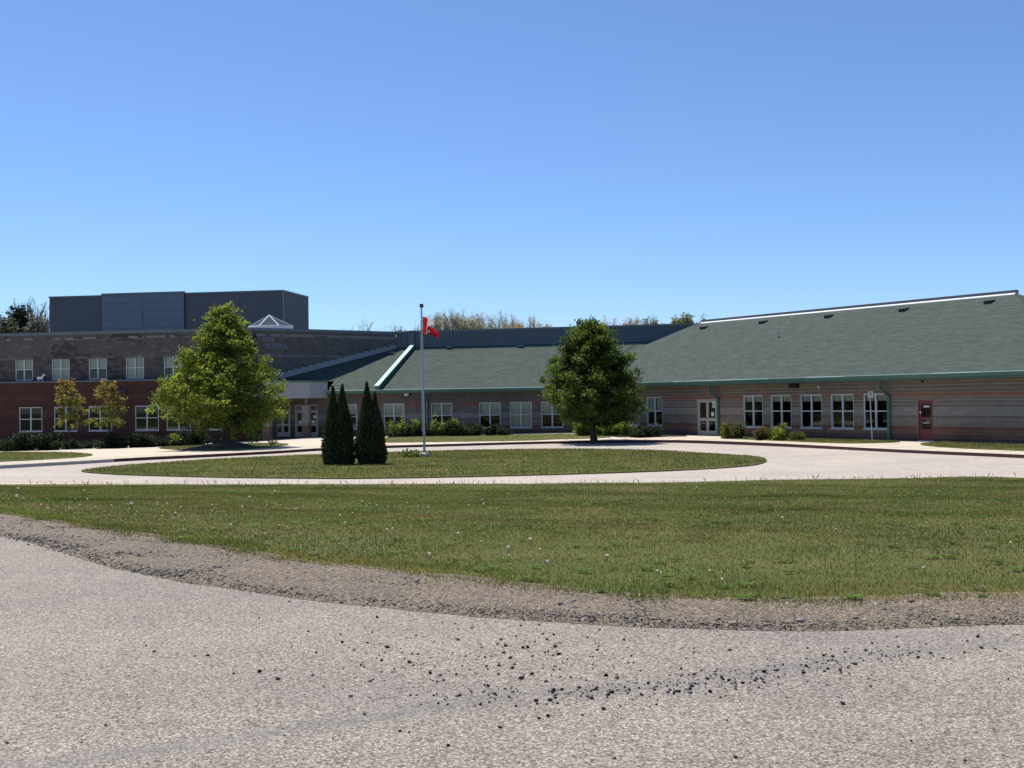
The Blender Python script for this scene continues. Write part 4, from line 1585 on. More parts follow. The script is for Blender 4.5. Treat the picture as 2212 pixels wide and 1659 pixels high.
wall_box(wc, 879, 852.5, .55, .32, .22, M_DARK, 'wall_light', M_WHITE)
wall_box(wr, 1718, 831.5, .62, .36, .30, M_DARK, 'wall_light', M_DARKIN)
wall_box(wl, 265, 846, .6, .5, .2, plain('louvre_dark', (.03, .025, .03), .7), 'wall_louvre')
# small speaker horn by the eave
s, z_ = wr.hit(1780, 834)
m = MB(wr.frame)
m.tube([(s - .05, .02, z_ + .05), (s, .2, z_ + .02), (s - .05, .42, z_ - .06)], [.04, .05, .13], 8)
m.box(s - .02, s + .02, 0, .2, z_, z_ + .04)
m.build('horn_speaker', M_STUCCO, school)
s, z_ = wr.hit(1993, 822)
m = MB(wr.frame)
m.box(s - .04, s + .04, 0, .1, z_ - .08, z_ + .1)
m.build('junction_box', M_DARK, school)

# ------------------------------------------------------------------ plants
M_LEAF = leaf_mat('leaves', 0.5, 0.55, 1.75)
M_LEAFD = leaf_mat('evergreen_leaves', 0.25, 0.7, 1.4)
M_BARK = soil_mat('bark', (0.035, 0.028, 0.024), (0.085, 0.07, 0.06), 18)
M_TWIG = plain('grey_twigs', (0.32, 0.30, 0.285), .9, .1, .2, 2)


def leaf_quads(c, size, cols, r, flat=0.35, aspect=0.62):
    """one small pointed leaf at each centre, facing anywhere but a little more upward"""
    n = len(c)
    nv = r.normal(size=(n, 3))
    nv[:, 2] = np.abs(nv[:, 2]) + flat
    nv /= np.linalg.norm(nv, axis=1)[:, None]
    t = r.normal(size=(n, 3))
    t -= (t * nv).sum(1)[:, None] * nv
    t /= np.linalg.norm(t, axis=1)[:, None]
    b = np.cross(nv, t)
    s = (size * (0.65 + 0.7 * r.random(n)))[:, None]
    V = np.stack([c - t * s, c + b * s * aspect + nv * s * 0.15, c + t * s, c - b * s * aspect + nv * s * 0.15], 1)
    return V.reshape(-1, 3), np.arange(n * 4).reshape(n, 4), np.repeat(cols, 4, axis=0)


def tree(name, base, height, profile, label, category='tree', n_leaf=26000, leaf=0.085, tones=((0.10, 0.17, 0.03), (0.06, 0.11, 0.025)), trunk_r=0.16, seed=1, limbs=46, clump=0.33, mat=None, group=None, hollow=0.35, fork=False, gaps=0.25, tip=None):
    """profile: (share of height, half width) from the lowest leaves to the top"""
    r = np.random.default_rng(seed)
    base = Vector(base)
    root = thing(name, base, label, category, group)
    hs = [p[0] for p in profile]
    ws = [p[1] for p in profile]
    wood = MB()
    lean = r.normal(size=2) * 0.02 * height
    tp = []
    for k in range(9):
        f = k / 8
        tp.append(base + Vector((lean[0] * f + 0.04 * math.sin(k * 1.3 + seed), lean[1] * f + 0.04 * math.cos(k * 1.7), height * 0.93 * f)))
    tp[0] = base - Vector((0, 0, .1))
    wood.tube(tp, [trunk_r * (1.25 if k == 0 else 1.0) * (1 - 0.88 * k / 8) for k in range(9)], 8)
    wood.build('trunk', M_BARK, root)
    lm = MB()
    clumps = []
    for i in range(limbs):
        f = hs[0] + (0.97 - hs[0]) * ((i + r.random() * 0.8) / limbs) ** 0.9
        w = float(np.interp(f, hs, ws)) * r.uniform(0.82, 1.08)
        ang = i * 2.39996 + r.normal() * 0.3
        st = base + Vector((lean[0] * f, lean[1] * f, height * max(0.12, f - 0.10 - 0.04 * w)))
        en = base + Vector((lean[0] * f + math.cos(ang) * w, lean[1] * f + math.sin(ang) * w, height * f + r.normal() * 0.12))
        mid = st.lerp(en, 0.5) + Vector((0, 0, -0.05 * w))
        lr = max(0.012, trunk_r * 0.34 * (1 - 0.75 * f))
        lm.tube([st, mid, en], [lr, lr * 0.65, 0.006], 5)
        nk = max(3, int(3 + w * 4.2))
        for k in range(nk):
            q = hollow + (1 - hollow) * ((k + r.random()) / nk) ** 0.75
            pt = st.lerp(en, q)
            spread = 0.10 + 0.27 * w * (1.1 - q) + 0.09
            off = Vector(r.normal(size=3) * spread)
            off.z *= 0.75
            c = pt + off
            if r.random() < 0.55:
                lm.tube([pt, c], [0.010, 0.004], 4, False)
            clumps.append((c, q))
    lm.build('limbs', M_BARK, root)
    clumps = [c for c in clumps if r.random() > gaps * 0.4]
    per = max(6, n_leaf // len(clumps))
    C, K = [], []
    for c, q in clumps:
        m_ = int(per * r.uniform(0.5, 1.5))
        g_ = r.normal(size=(m_, 3)) * clump * r.uniform(0.6, 1.1)
        g_[:, 2] *= 0.7
        C.append(np.array(c)[None] + g_)
        a, b = np.array(tones[0]), np.array(tones[1])
        mixv = np.clip(r.normal(0.55, 0.28), 0, 1)
        col = a * mixv + b * (1 - mixv)
        if tip is not None:
            hz = (c.z - base.z) / height
            col = col * (1 - max(0, hz - .55) * 1.6) + np.array(tip) * max(0, hz - .55) * 1.6
        K.append(np.clip(col[None] * (0.75 + 0.5 * r.random((m_, 1))), 0, 1))
    C, K = np.vstack(C), np.vstack(K)
    V, F, CC = leaf_quads(C, leaf, K, r)
    mesh_obj('crown', V, F, mat or M_LEAF, root, origin=tuple(base), cols=CC)
    return root


def prof(rows, y_base, y_top, scale):
    """rows of (picture y, half width in px)"""
    H = y_base - y_top
    return [((y_base - y) / H, w * scale) for y, w in sorted(rows, reverse=True)]


# the bright tree before the entrance on its mulch mound
D1 = 72.0
b1 = at_depth(490, 957, D1)
sc1 = D1 / F_PX
b1.z = campus_z(b1.x, b1.y) + 0.30
h1 = at_depth(490, 655, D1).z - b1.z
tree('linden_tree', b1, h1, prof([(900, 50), (890, 108), (872, 132), (848, 132), (825, 116), (800, 99), (775, 82), (750, 66), (725, 50), (700, 35), (680, 22), (664, 8)], 957, 655, sc1), 'bright yellow-green leafy tree in front of the school entrance', n_leaf=54000, leaf=0.08, tones=((0.205, 0.25, 0.04), (0.085, 0.12, 0.026)), trunk_r=0.22, seed=4, limbs=92, clump=0.21, gaps=0.6)
m = MB()
nr, ns = 7, 26
ringv = []
for i in range(nr):
    f = i / (nr - 1)
    for k in range(ns):
        a = 2 * math.pi * k / ns
        rr = 0.12 + f * 2.6 * (1 + .12 * math.sin(k * 2.1) + .06 * math.sin(k * 5))
        hz = (0.5 + 0.5 * math.cos(math.pi * f)) * .42 + random.uniform(-.02, .02)
        ringv.append((b1.x + rr * math.cos(a), b1.y + rr * math.sin(a), campus_z(b1.x, b1.y) + hz - .02))
ff = [[i * ns + k, i * ns + (k + 1) % ns, (i + 1) * ns + (k + 1) % ns, (i + 1) * ns + k] for i in range(nr - 1) for k in range(ns)]
tag(mesh_obj('mulch_mound', ringv, ff, soil_mat('mulch', (.04, .035, .028), (.16, .14, .11), 20)), 'low mound of grey mulch and stones under the bright tree', 'mulch mound')

# the darker tree before the right wing
D2 = 74.5
b2 = at_depth(1283, 946, D2)
b2.z = campus_z(b2.x, b2.y)
h2 = at_depth(1283, 688, D2).z - b2.z
tree('maple_tree', b2, h2, prof([(890, 55), (882, 92), (868, 104), (845, 108), (825, 101), (800, 88), (775, 74), (752, 62), (730, 48), (710, 32), (697, 12)], 946, 688, D2 / F_PX), 'dark green leafy tree in front of the right wing', n_leaf=66000, leaf=0.08, tones=((0.10, 0.145, 0.032), (0.035, 0.06, 0.018)), trunk_r=0.20, seed=9, limbs=88, clump=0.21, gaps=0.5)

# two small rusty trees before the brick wall
for px, w, top, bot, sd, lab in [(150, 31, 818, 952, 21, 'small sparse olive-orange tree left of its twin before the brick wall'), (236, 32, 822, 951, 25, 'small sparse olive-orange tree right of its twin before the brick wall')]:
    D = 84.0
    b = at_depth(px, bot, D)
    b.z = campus_z(b.x, b.y)
    h = at_depth(px, top, D).z - b.z
    k = D / F_PX
    tree('ornamental_tree', b, h, prof([(905, w * .7), (892, w * 1.2), (880, w * .9), (866, w * .55), (850, w * .8), (836, w * .75), (826, w * .45)], bot, top, k), lab, n_leaf=2300, leaf=0.085, tones=((0.19, 0.20, 0.05), (0.12, 0.12, 0.045)), trunk_r=0.07, seed=sd, limbs=13, clump=0.17, tip=(0.24, 0.155, 0.05), gaps=1.0, group='small ornamental trees before the brick wall')


# ---- columnar cedars on the island
def cedar(name, leaders, base_px, y_base, D, half_px, label, seed):
    r = np.random.default_rng(seed)
    b = at_depth((base_px[0] + base_px[1]) / 2, y_base, D)
    b.z = island_z(b.x, b.y)
    root = thing(name, b, label, 'cedar', 'clipped cedars on the island')
    k = D / F_PX
    core = []
    C, K = [], []
    coremb = MB()
    for lx, ty, bx, bw in leaders:
        tz = at_depth(lx, ty, D).z - b.z
        ox = (bx - (base_px[0] + base_px[1]) / 2) * k
        tx = (lx - (base_px[0] + base_px[1]) / 2) * k
        R = bw * k
        pts, rad = [], []
        for i in range(12):
            f = i / 11
            fat = R * (0.80 + 0.25 * math.sin(math.pi * min(1, f / 0.38))) if f < 0.19 else R * 1.05 * max(0.03, 1 - ((f - 0.10) / 0.90) ** 1.45)
            pts.append(b + Vector((ox + (tx - ox) * f, 0, tz * f * .985)))
            rad.append(max(0.015, fat * 0.86))
        coremb.tube(pts, rad, 14)
        n = int(9500 * (R / .75) * (tz / 3.2))
        f = r.random(n) ** 1.25
        th = r.random(n) * 2 * np.pi
        rr = np.interp(f, np.linspace(0, 1, 12), np.array(rad)) / .86
        lump = 1 + 0.13 * np.sin(th * 5 + f * 21 + seed) * np.sin(f * 34 + th * 2) + 0.085 * r.normal(size=n)
        rr = rr * lump
        C.append(np.column_stack([b.x + ox + (tx - ox) * f + np.cos(th) * rr, b.y + np.sin(th) * rr, b.z + tz * f]))
        tone = np.array([0.030, 0.046, 0.017])[None] * (0.7 + 0.7 * r.random((n, 1)))
        gold = (r.random(n) < 0.26)[:, None]
        tone = np.where(gold, np.array([0.072, 0.078, 0.022])[None], tone)
        K.append(tone)
    coremb.build('light_block_core', plain('cedar_inner', (.012, .018, .008), .95, .05), root)  # solid dark core added inside the foliage to block light
    C, K = np.vstack(C), np.vstack(K)
    n = len(C)
    up = np.column_stack([r.normal(size=n) * .35, r.normal(size=n) * .35, np.ones(n)])
    up /= np.linalg.norm(up, axis=1)[:, None]
    sd_ = np.column_stack([r.normal(size=n), r.normal(size=n), np.zeros(n)])
    sd_ /= np.linalg.norm(sd_, axis=1)[:, None]
    s = (0.062 * (0.5 + 1.0 * r.random(n)))[:, None]
    V = np.stack([C - up * s * .5, C + sd_ * s * .45 + up * s * .3, C + up * s * 1.3, C - sd_ * s * .45 + up * s * .3], 1).reshape(-1, 3)
    mesh_obj('foliage', V, np.arange(n * 4).reshape(n, 4), M_LEAFD, root, origin=tuple(b), cols=np.repeat(K, 4, axis=0))


DC = 52.0
cedar('columnar_cedar', [(720.5, 837, 721, 22.5), (741, 832.5, 743, 22.5)], (697, 768), 1000, DC, 36, 'left dark cone-shaped cedar with two tips on the island', 51)
cedar('columnar_cedar', [(794, 828, 797, 25), (811.5, 850, 812, 21)], (769, 836), 999, DC, 34, 'right dark cone-shaped cedar with one tall tip on the island', 57)


# ---- shrubs
def shrub(name, px, y_base, D, w_px, h_px, label, tones, n=4000, leaf=0.07, seed=1, shoots=0, mat=None, group=None, zf=campus_z, squash=0.8, shoot_tone=None, depth=None, lo=0.0):
    r = np.random.default_rng(seed)
    b = at_depth(px, y_base, D)
    b.z = zf(b.x, b.y)
    k = D / F_PX
    root = thing(name, b, label, 'shrub', group)
    W, Hh = w_px * k / 2, h_px * k
    Dp = depth if depth else min(W, 0.9)
    stems = MB()
    C, K = [], []
    nc = max(8, int(W * 14))
    for i in range(nc):
        a = r.random() * 2 * math.pi
        q = math.sqrt(r.random())
        cx_, cy_ = math.cos(a) * q * W, math.sin(a) * q * Dp
        hz = Hh * (1 - (q ** 2.2) * .55) * r.uniform(.55, 1.0)
        top_ = b + Vector((cx_, cy_, hz))
        foot = b + Vector((cx_ * .55, cy_ * .55, -.03))
        stems.tube([foot, foot.lerp(top_, .5) + Vector((0, 0, .06)), top_], [.014, .01, .004], 4, False)
        m_ = max(8, n // nc)
        f = lo + (1 - lo) * r.random(m_) ** .8
        pts = np.array(foot)[None] * (1 - f[:, None]) + np.array(top_)[None] * f[:, None]
        pts = pts + r.normal(size=(m_, 3)) * np.array([.14, .14, .10]) * min(1.4, .7 + W * .35)
        pts[:, 2] = np.maximum(pts[:, 2], b.z + .02)
        C.append(pts)
        t = np.clip(r.normal(.5, .3), 0, 1)
        col = np.array(tones[0]) * t + np.array(tones[1]) * (1 - t)
        K.append(col[None] * (.7 + .6 * r.random((m_, 1))))
    stems.build('stems', M_BARK, root)
    V, F, CC = leaf_quads(np.vstack(C), leaf, np.vstack(K), r)
    mesh_obj('foliage', V, F, mat or M_LEAF, root, origin=tuple(b), cols=CC)
    return root


DARK = ((0.030, 0.050, 0.020), (0.018, 0.030, 0.014))
JUN = ((0.058, 0.075, 0.026), (0.020, 0.032, 0.016))
LIME = ((0.23, 0.28, 0.045), (0.13, 0.18, 0.035))
OLIVE = ((0.105, 0.12, 0.035), (0.045, 0.06, 0.022))
for px, yb, D, w, h, lab, sd in [(42, 968, 82, 78, 42, 'wide dark bush at the far left foot of the brick wall', 61), (105, 967, 82, 66, 48, 'rounded dark bush left of the small rusty trees', 62), (245, 962, 83, 70, 38, 'low dark bush right of the small rusty trees', 63), (310, 960, 84, 70, 36, 'low dark bush under the fourth brick-wall window', 64), (410, 957, 85, 95, 40, 'long dark bush behind the bright tree', 65), (-6, 969, 84, 50, 30, 'dark bush cut by the left picture edge', 66), (165, 963.5, 85, 70, 17, 'very low dark groundcover under the small rusty trees', 67), (360, 958.5, 86, 60, 18, 'very low dark groundcover under the fifth brick-wall window', 68)]:
    shrub('dark_bush', px, yb, D, w, h, lab, DARK, 5200, .07, sd, group='dark bushes at the brick wall', mat=M_LEAFD)
for px, yb, D, w, h, lab, sd in [(862, 944, 89.6, 70, 40, 'juniper at the left end of the hedge, beside the cedars', 71), (915, 944, 89.4, 70, 42, 'juniper just left of the flagpole in the hedge', 72), (968, 943, 89.2, 74, 42, 'juniper right of the flagpole in the hedge', 73), (1016, 942, 89.0, 66, 34, 'last green juniper at the right of the hedge', 74), (1072, 941, 89.4, 60, 27, 'very dark low bush at the right end of the hedge', 75)]:
    shrub('juniper', px, yb, D, w, h, lab, JUN if sd < 75 else DARK, 6200, .062, sd, group='juniper hedge before the middle wing', mat=M_LEAFD, depth=1.0)
for px, w, top_, lab, sd in [(846, 10, 905, 'short pale shoots at the left end of the hedge', 81), (857, 12, 903, 'pale green shoots in the hedge below the first window', 82), (869.5, 9, 888, 'tallest pale green shoot in the hedge', 83), (899, 12, 897, 'pale green shoots just left of the flagpole', 84), (939, 11, 891, 'tall pale green shoots just right of the flagpole', 85), (957, 10, 902, 'short pale shoots below the middle of the second window', 86), (980, 11, 895, 'pale shoots at the right edge of the second window', 87)]:
    shrub('weed_shoots', px, 944, 88.7, w, 944 - top_, lab, ((0.22, 0.28, 0.075), (0.13, 0.18, 0.05)), 170, .07, sd, group='pale shoots growing through the hedge', lo=.55, depth=.2)
shrub('bright_shrub', 1262, 943, 84, 44, 62, 'bright lime shrub left of the dark tree trunk', LIME, 2600, .085, 91)
shrub('bright_shrub', 1316, 943, 83, 66, 48, 'bright lime shrub right of the dark tree trunk', LIME, 3600, .085, 92)
shrub('bright_shrub', 1352, 942, 82, 34, 34, 'small lime shrub under the right wing windows', LIME, 1300, .08, 93)
shrub('dark_bush', 1400, 943, 79, 88, 26, 'low dark bush under the third right wing window', DARK, 4200, .065, 94, mat=M_LEAFD)
shrub('shrub', 1579, 946, 73.5, 58, 42, 'upright olive shrub beside the downspout near the grey door', OLIVE, 5200, .06, 101)
shrub('shrub', 1655, 948.5, 70.5, 52, 34, 'brownish olive shrub under the second window right of the door', ((0.12, 0.11, 0.045), (0.06, 0.06, 0.028)), 3600, .055, 102)
shrub('shrub', 1690, 948.5, 69.5, 44, 40, 'yellow-green shrub with bare twigs under the right wing windows', ((0.20, 0.23, 0.04), (0.07, 0.09, 0.025)), 3600, .06, 103)
shrub('shrub', 1722, 949.5, 68.8, 24, 24, 'smallest olive shrub at the right end of the shrub row', OLIVE, 1400, .055, 104)


# ---- trees beyond the school
def bare_tree(px, y_top, D, w_px, label, seed, bud=((0.22, 0.20, 0.10), (0.20, 0.15, 0.12)), n_bud=1500, levels=4, z0=-1.5, twig=None, dense=1.0, size=.09):
    r = np.random.default_rng(seed)
    t_ = at_depth(px, y_top, D)
    b = Vector((t_.x, t_.y, z0))
    H = t_.z - z0
    W = w_px * D / F_PX / 2
    root = thing('bare_tree', b, label, 'tree', 'trees beyond the school')
    mb = MB()
    tips = []

    def grow(p, d, L, rad, lev):
        e = p + d * L
        mid = p.lerp(e, .5) + Vector(r.normal(size=3) * L * .05)
        mb.tube([p, mid, e], [rad, rad * .8, rad * .55], 5 if lev < 2 else 3, False)
        if lev >= 2: tips.append((mid, e))
        if lev >= levels: return
        kn = int(r.integers(3, 6) * dense + .5)
        for _ in range(kn):
            nd = (d + Vector(r.normal(size=3) * np.array([.55 * W / H * 2.2, .5, .28])) + Vector((0, 0, .12))).normalized()
            st = p.lerp(e, r.uniform(.45, 1.0))
            grow(st, nd, L * r.uniform(.62, .82), rad * .55, lev + 1)
    tr = H * .02
    stem_top = b + Vector((0, 0, H * .42))
    tmb = MB()
    tmb.tube([b, stem_top], [tr * 1.2, tr * .8], 7)
    tmb.build('trunk', M_BARK, root)
    for k in range(5):
        a = k * 1.25 + r.random()
        d = Vector((math.cos(a) * W / H * 1.5, math.sin(a) * .35, 1)).normalized()
        grow(b + Vector((0, 0, H * r.uniform(.28, .42))), d, H * .24, tr * .55, 1)
    # keep the crown inside its own size
    v = np.array(mb.v)
    zmax = v[:, 2].max()
    k = (t_.z - z0 - H * .3) / (zmax - z0 - H * .3)
    up = v[:, 2] > z0 + H * .3
    v[up, 2] = z0 + H * .3 + (v[up, 2] - z0 - H * .3) * k
    q = np.percentile(np.abs(v[:, 0] - b.x), 97)
    v[:, 0] = b.x + (v[:, 0] - b.x) * (W / max(q, .1))
    mesh_obj('branches', v, mb.f, twig or M_TWIG, root, origin=tuple(b))
    if n_bud:
        idx = r.integers(0, len(tips), n_bud)
        T = np.array([[*tips[i][0], *tips[i][1]] for i in idx])
        f = r.random((n_bud, 1))
        P = T[:, :3] * (1 - f) + T[:, 3:] * f
        P[:, 2] = np.where(P[:, 2] > z0 + H * .3, z0 + H * .3 + (P[:, 2] - z0 - H * .3) * k, P[:, 2])
        P[:, 0] = b.x + (P[:, 0] - b.x) * (W / max(q, .1))
        P += r.normal(size=P.shape) * .15
        m_ = r.random((n_bud, 1))
        V, F, CC = leaf_quads(P, size, np.array(bud[0]) * m_ + np.array(bud[1]) * (1 - m_), r)
        mesh_obj('buds', V, F, M_LEAF, root, origin=tuple(b), cols=CC)
    return root


GREY = ((0.33, 0.33, 0.235), (0.34, 0.32, 0.295))
RUST = ((0.34, 0.21, 0.17), (0.30, 0.25, 0.19))
GRN = ((0.11, 0.15, 0.05), (0.16, 0.13, 0.07))
for px, yt, D, w, lab, sd, bud, nb, dn in [
    (72, 640, 150, 66, 'bare grey tree between the pines and the rooftop box', 201, GREY, 300, .8),
    (98, 660, 155, 40, 'thin bare tree partly hidden by the rooftop box', 202, GREY, 250, .8),
    (755, 700, 150, 40, 'faint treetop just right of the rooftop box', 203, GREY, 250, .7),
    (800, 690, 150, 62, 'thin pale treetop left of the flag', 204, GREY, 500, .8),
    (850, 697, 150, 44, 'low pale treetop nearest the flag on its left', 214, GREY, 400, .8),
    (940, 672, 150, 78, 'grey treetop behind the flag', 205, GREY, 1500, 1.0),
    (1010, 664, 148, 100, 'broad grey bare treetop right of the flag', 206, GREY, 2600, 1.15),
    (1075, 668, 148, 92, 'broad grey-olive treetop left of the reddish one', 207, GREY, 2600, 1.15),
    (885, 686, 152, 60, 'pale treetop just left of the flag', 215, GREY, 900, .9),
    (1112, 676, 150, 60, 'olive-grey treetop between the broad ones and the reddish one', 216, GREY, 1800, 1.1),
    (1450, 684, 148, 50, 'low green treetop beside the leafy one', 217, GRN, 4500, 1.1),
    (1158, 678, 146, 70, 'reddish budding treetop over the middle roof', 208, RUST, 2600, 1.0),
    (1320, 680, 146, 72, 'reddish-grey treetop behind the dark tree', 209, RUST, 3600, 1.1),
    (1362, 682, 146, 46, 'rusty treetop just right of the dark tree', 210, RUST, 3400, 1.1),
    (1418, 683, 146, 56, 'mixed red and green treetop left of the green ones', 211, ((0.16, 0.11, 0.07), (0.11, 0.13, 0.05)), 4200, 1.1),
    (1478, 673, 144, 74, 'leafy green treetop left of the ridge end', 212, GRN, 6500, 1.1),
    (1527, 678, 144, 44, 'small green treetop at the ridge end', 213, GRN, 4200, 1.1),
]:
    bare_tree(px, yt, D, w, lab, sd, bud, int(nb * 2.2), 4 if nb < 400 else 5, -1.5, None, dn, .13 if bud is GRN else .09)

M_PINE = leaf_mat('pine_needles', .12, .7, 1.2)
for px, yt, D, w, lab, sd, tn in [(40, 650, 128, 60, 'dark pine treetop above the left parapet', 221, ((0.028, 0.042, 0.020), (0.016, 0.026, 0.013))), (8, 676, 122, 60, 'olive pine treetop at the left picture edge', 222, ((0.16, 0.165, 0.08), (0.085, 0.095, 0.05))), (82, 686, 122, 56, 'grey-green pine treetop beside the rooftop box', 223, ((0.19, 0.185, 0.13), (0.085, 0.09, 0.065)))]:
    t_ = at_depth(px, yt, D)
    b = Vector((t_.x, t_.y, -1.5))
    H = t_.z + 1.5
    W = w * D / F_PX / 2
    tree('pine_tree', b, H, [(.25, W * 1.3), (.5, W * 1.15), (.75, W * .9), (.9, W * .55), (1.0, W * .12)], lab, n_leaf=16000, leaf=.13, tones=tn, trunk_r=.25, seed=sd, limbs=60, clump=.35, mat=M_PINE, group='trees beyond the school', gaps=.2)

# ------------------------------------------------------------------ flagpole and flag
pf = on_ground(917, 986.5, island_z)
pt = at_depth(910.5, 663, pf.y)
M_POLE = plain('pole_aluminium', (0.36, 0.37, 0.39), .38, .6, .06, 3, .7)
pole = thing('flagpole', pf, 'tall grey metal flagpole on the grass island', 'flagpole')
m = MB()
m.tube([pf, pf.lerp(pt, .5), pt], [.062, .052, .034], 12)
m.build('shaft', M_POLE, pole)
m = MB()
m.tube([pf - Vector((0, 0, .05)), pf + Vector((0, 0, .14)), pf + Vector((0, 0, .20))], [.30, .27, .12], 12)
m.build('footing', plain('footing_concrete', (.42, .43, .43), .85), pole)
m = MB()                                            # finial: little flared lamp
m.tube([pt - Vector((0, 0, .04)), pt + Vector((0, 0, .02)), pt + Vector((0, 0, .05)), pt + Vector((0, 0, .12)), pt + Vector((0, 0, .14))], [.035, .14, .08, .09, .12], 8)
m.build('finial', plain('finial_dark', (.06, .03, .035), .5, .4), pole)
ax = (pt - pf).normalized()
m = MB()
for f in (.80, .17):
    c = pf.lerp(pt, f)
    m.tube([c + Vector((-.12, -.06, .04)), c + Vector((.12, -.06, -.06))], .016, 6)
m.build('cleat', M_STEEL, pole)
m = MB()
m.tube([pf.lerp(pt, .17) + Vector((-.07, -.06, 0)), pt + Vector((-.075, -.04, -.05))], .007, 4)
m.build('halyard', M_PAPER, pole)


def flag_mat():
    t = NT('flag_cloth', .75, .2)
    uv = t.n('UVMap')
    sep = t.n('SeparateXYZ')
    t.l(uv.outputs[0], sep.inputs[0])
    u, v = sep.outputs[0], sep.outputs[1]
    d = t.math('ABSOLUTE', t.math('SUBTRACT', u, .5))
    side_ = t.math('GREATER_THAN', d, .25)
    # stylised leaf in the middle of the white field: a pointed star of a few lobes
    dx = t.math('MULTIPLY', t.math('SUBTRACT', u, .5), 2.0)
    dy = t.math('SUBTRACT', v, .5)
    ang = t.math('ARCTAN2', dx, dy)
    rad = t.math('SQRT', t.math('ADD', t.math('MULTIPLY', dx, dx), t.math('MULTIPLY', dy, dy)))
    lob = t.math('ADD', .22, t.math('MULTIPLY', .10, t.math('COSINE', t.math('MULTIPLY', ang, 7.0))))
    leaf_ = t.math('LESS_THAN', rad, lob)
    f = t.math('MAXIMUM', side_, leaf_)
    c = t.mix(f, (.80, .79, .77), (.52, .025, .03))
    t.color(c)
    tr = t.n('BsdfTranslucent')
    t.l(c, tr.inputs['Color'])
    mx = t.n('MixShader')
    mx.inputs[0].default_value = .4
    t.l(t.b.outputs[0], mx.inputs[1])
    t.l(tr.outputs[0], mx.inputs[2])
    t.l(mx.outputs[0], t.out.inputs[0])
    return t.m


# drooping flag: top edge and bottom edge curves, cloth folds between them
fp = pt.lerp(pf, .065)
top_c = [(0, 0, 0), (.10, .02, -.03), (.17, .05, -.08), (.32, .08, -.14), (.46, .10, -.24), (.50, .08, -.38), (.36, -.05, -.44), (.20, -.12, -.46), (.40, -.16, -.56), (.64, -.14, -.76)]
bot_c = [(0, 0, -.87), (.06, .03, -.86), (.12, .05, -.84), (.20, .08, -.80), (.28, .10, -.80), (.30, .08, -.82), (.22, -.05, -.84), (.14, -.10, -.86), (.36, -.14, -.92), (.64, -.12, -1.10)]
NU, NV = 46, 22
fv, uvs = [], []
for j in range(NV + 1):
    v = j / NV
    for i in range(NU + 1):
        u = i / NU
        k = u * 9
        a = min(8, int(k))
        f = k - a
        f = f * f * (3 - 2 * f)
        T = [top_c[a][c] * (1 - f) + top_c[a + 1][c] * f for c in range(3)]
        B_ = [bot_c[a][c] * (1 - f) + bot_c[a + 1][c] * f for c in range(3)]
        s_ = 1 - v
        x = T[0] * (1 - s_) + B_[0] * s_ + .03 * math.sin(u * 9 + v * 6) * u
        y = T[1] * (1 - s_) + B_[1] * s_ + .05 * math.sin(u * 13 + v * 5) * min(1, u * 5)
        z = T[2] * (1 - s_) + B_[2] * s_ - .10 * math.sin(math.pi * s_) * u
        fv.append((fp.x + .05 + x * 1.18, fp.y + y, fp.z + z))
        uvs.append((u, v))
fq = [[j * (NU + 1) + i, j * (NU + 1) + i + 1, (j + 1) * (NU + 1) + i + 1, (j + 1) * (NU + 1) + i] for j in range(NV) for i in range(NU)]
flag = mesh_obj('flag', fv, fq, flag_mat(), smooth=True)
ul = flag.data.uv_layers.new(name='UVMap')
for lp in flag.data.loops:
    ul.data[lp.index].uv = uvs[lp.vertex_index]
tag(flag, 'drooping red and white maple leaf flag at the top of the flagpole', 'flag')

# ------------------------------------------------------------------ flower bed at the pole
r = np.random.default_rng(5)
M_PETAL = plain('dark_red_petals', (.22, .02, .03), .6, .3)
M_PETALW = plain('pale_petals', (.70, .60, .58), .6, .3)
M_PETALP = plain('purple_petals', (.16, .06, .12), .6, .3)
bedc = on_ground(893, 987, island_z)
shrub('flower_clump', 892, 988.5, bedc.y, 46, 13, 'green leafy flower clump left of the flagpole foot', ((0.16, 0.21, 0.05), (0.07, 0.10, 0.03)), 1300, .05, 301, zf=island_z, depth=.5)


def tulip(px, y_top, label, mat, seed, group):
    q = on_ground(px, 986 + (seed % 4), island_z)
    top_ = at_depth(px, y_top, q.y)
    rt = thing('tulip', q, label, 'tulip', group)
    m_ = MB()
    m_.tube([q, q.lerp(top_, .5) + Vector((.01, 0, 0)), top_ - Vector((0, 0, .05))], [.008, .007, .006], 5)
    for sg in (-1, 1):
        m_.poly([q, q + Vector((sg * .03, .01, .14)), q + Vector((sg * .07, .02, .22)), q + Vector((sg * .012, -.005, .12))])
    m_.build('stem', plain('tulip_stem', (.10, .16, .05), .7), rt)
    m_ = MB()
    m_.tube([top_ - Vector((0, 0, .06)), top_ - Vector((0, 0, .035)), top_, top_ + Vector((0, 0, .035))], [.012, .042, .045, .022], 7)
    m_.build('petals', mat, rt)


G_T = 'tulips beside the flagpole'
for k, (px, yt, mt, lab) in enumerate([(862.5, 977.5, M_PETAL, 'dark red tulip at the left end of the flower bed'), (871, 972.5, M_PETALP, 'tall purple tulip, first from the left of the tall ones'), (879, 970.6, M_PETALP, 'tallest purple tulip in the flower bed'), (888, 973, M_PETALP, 'purple tulip in the middle of the flower bed'), (894, 974.5, M_PETALW, 'pale tulip in the middle of the flower bed'), (899, 972, M_PETALP, 'purple tulip right of the middle of the flower bed'), (910, 975, M_PETALW, 'pale tulip nearest the flagpole on its left'), (926.5, 977.6, M_PETAL, 'dark red tulip just right of the flagpole')]):
    tulip(px, yt, lab, mt, k, G_T)

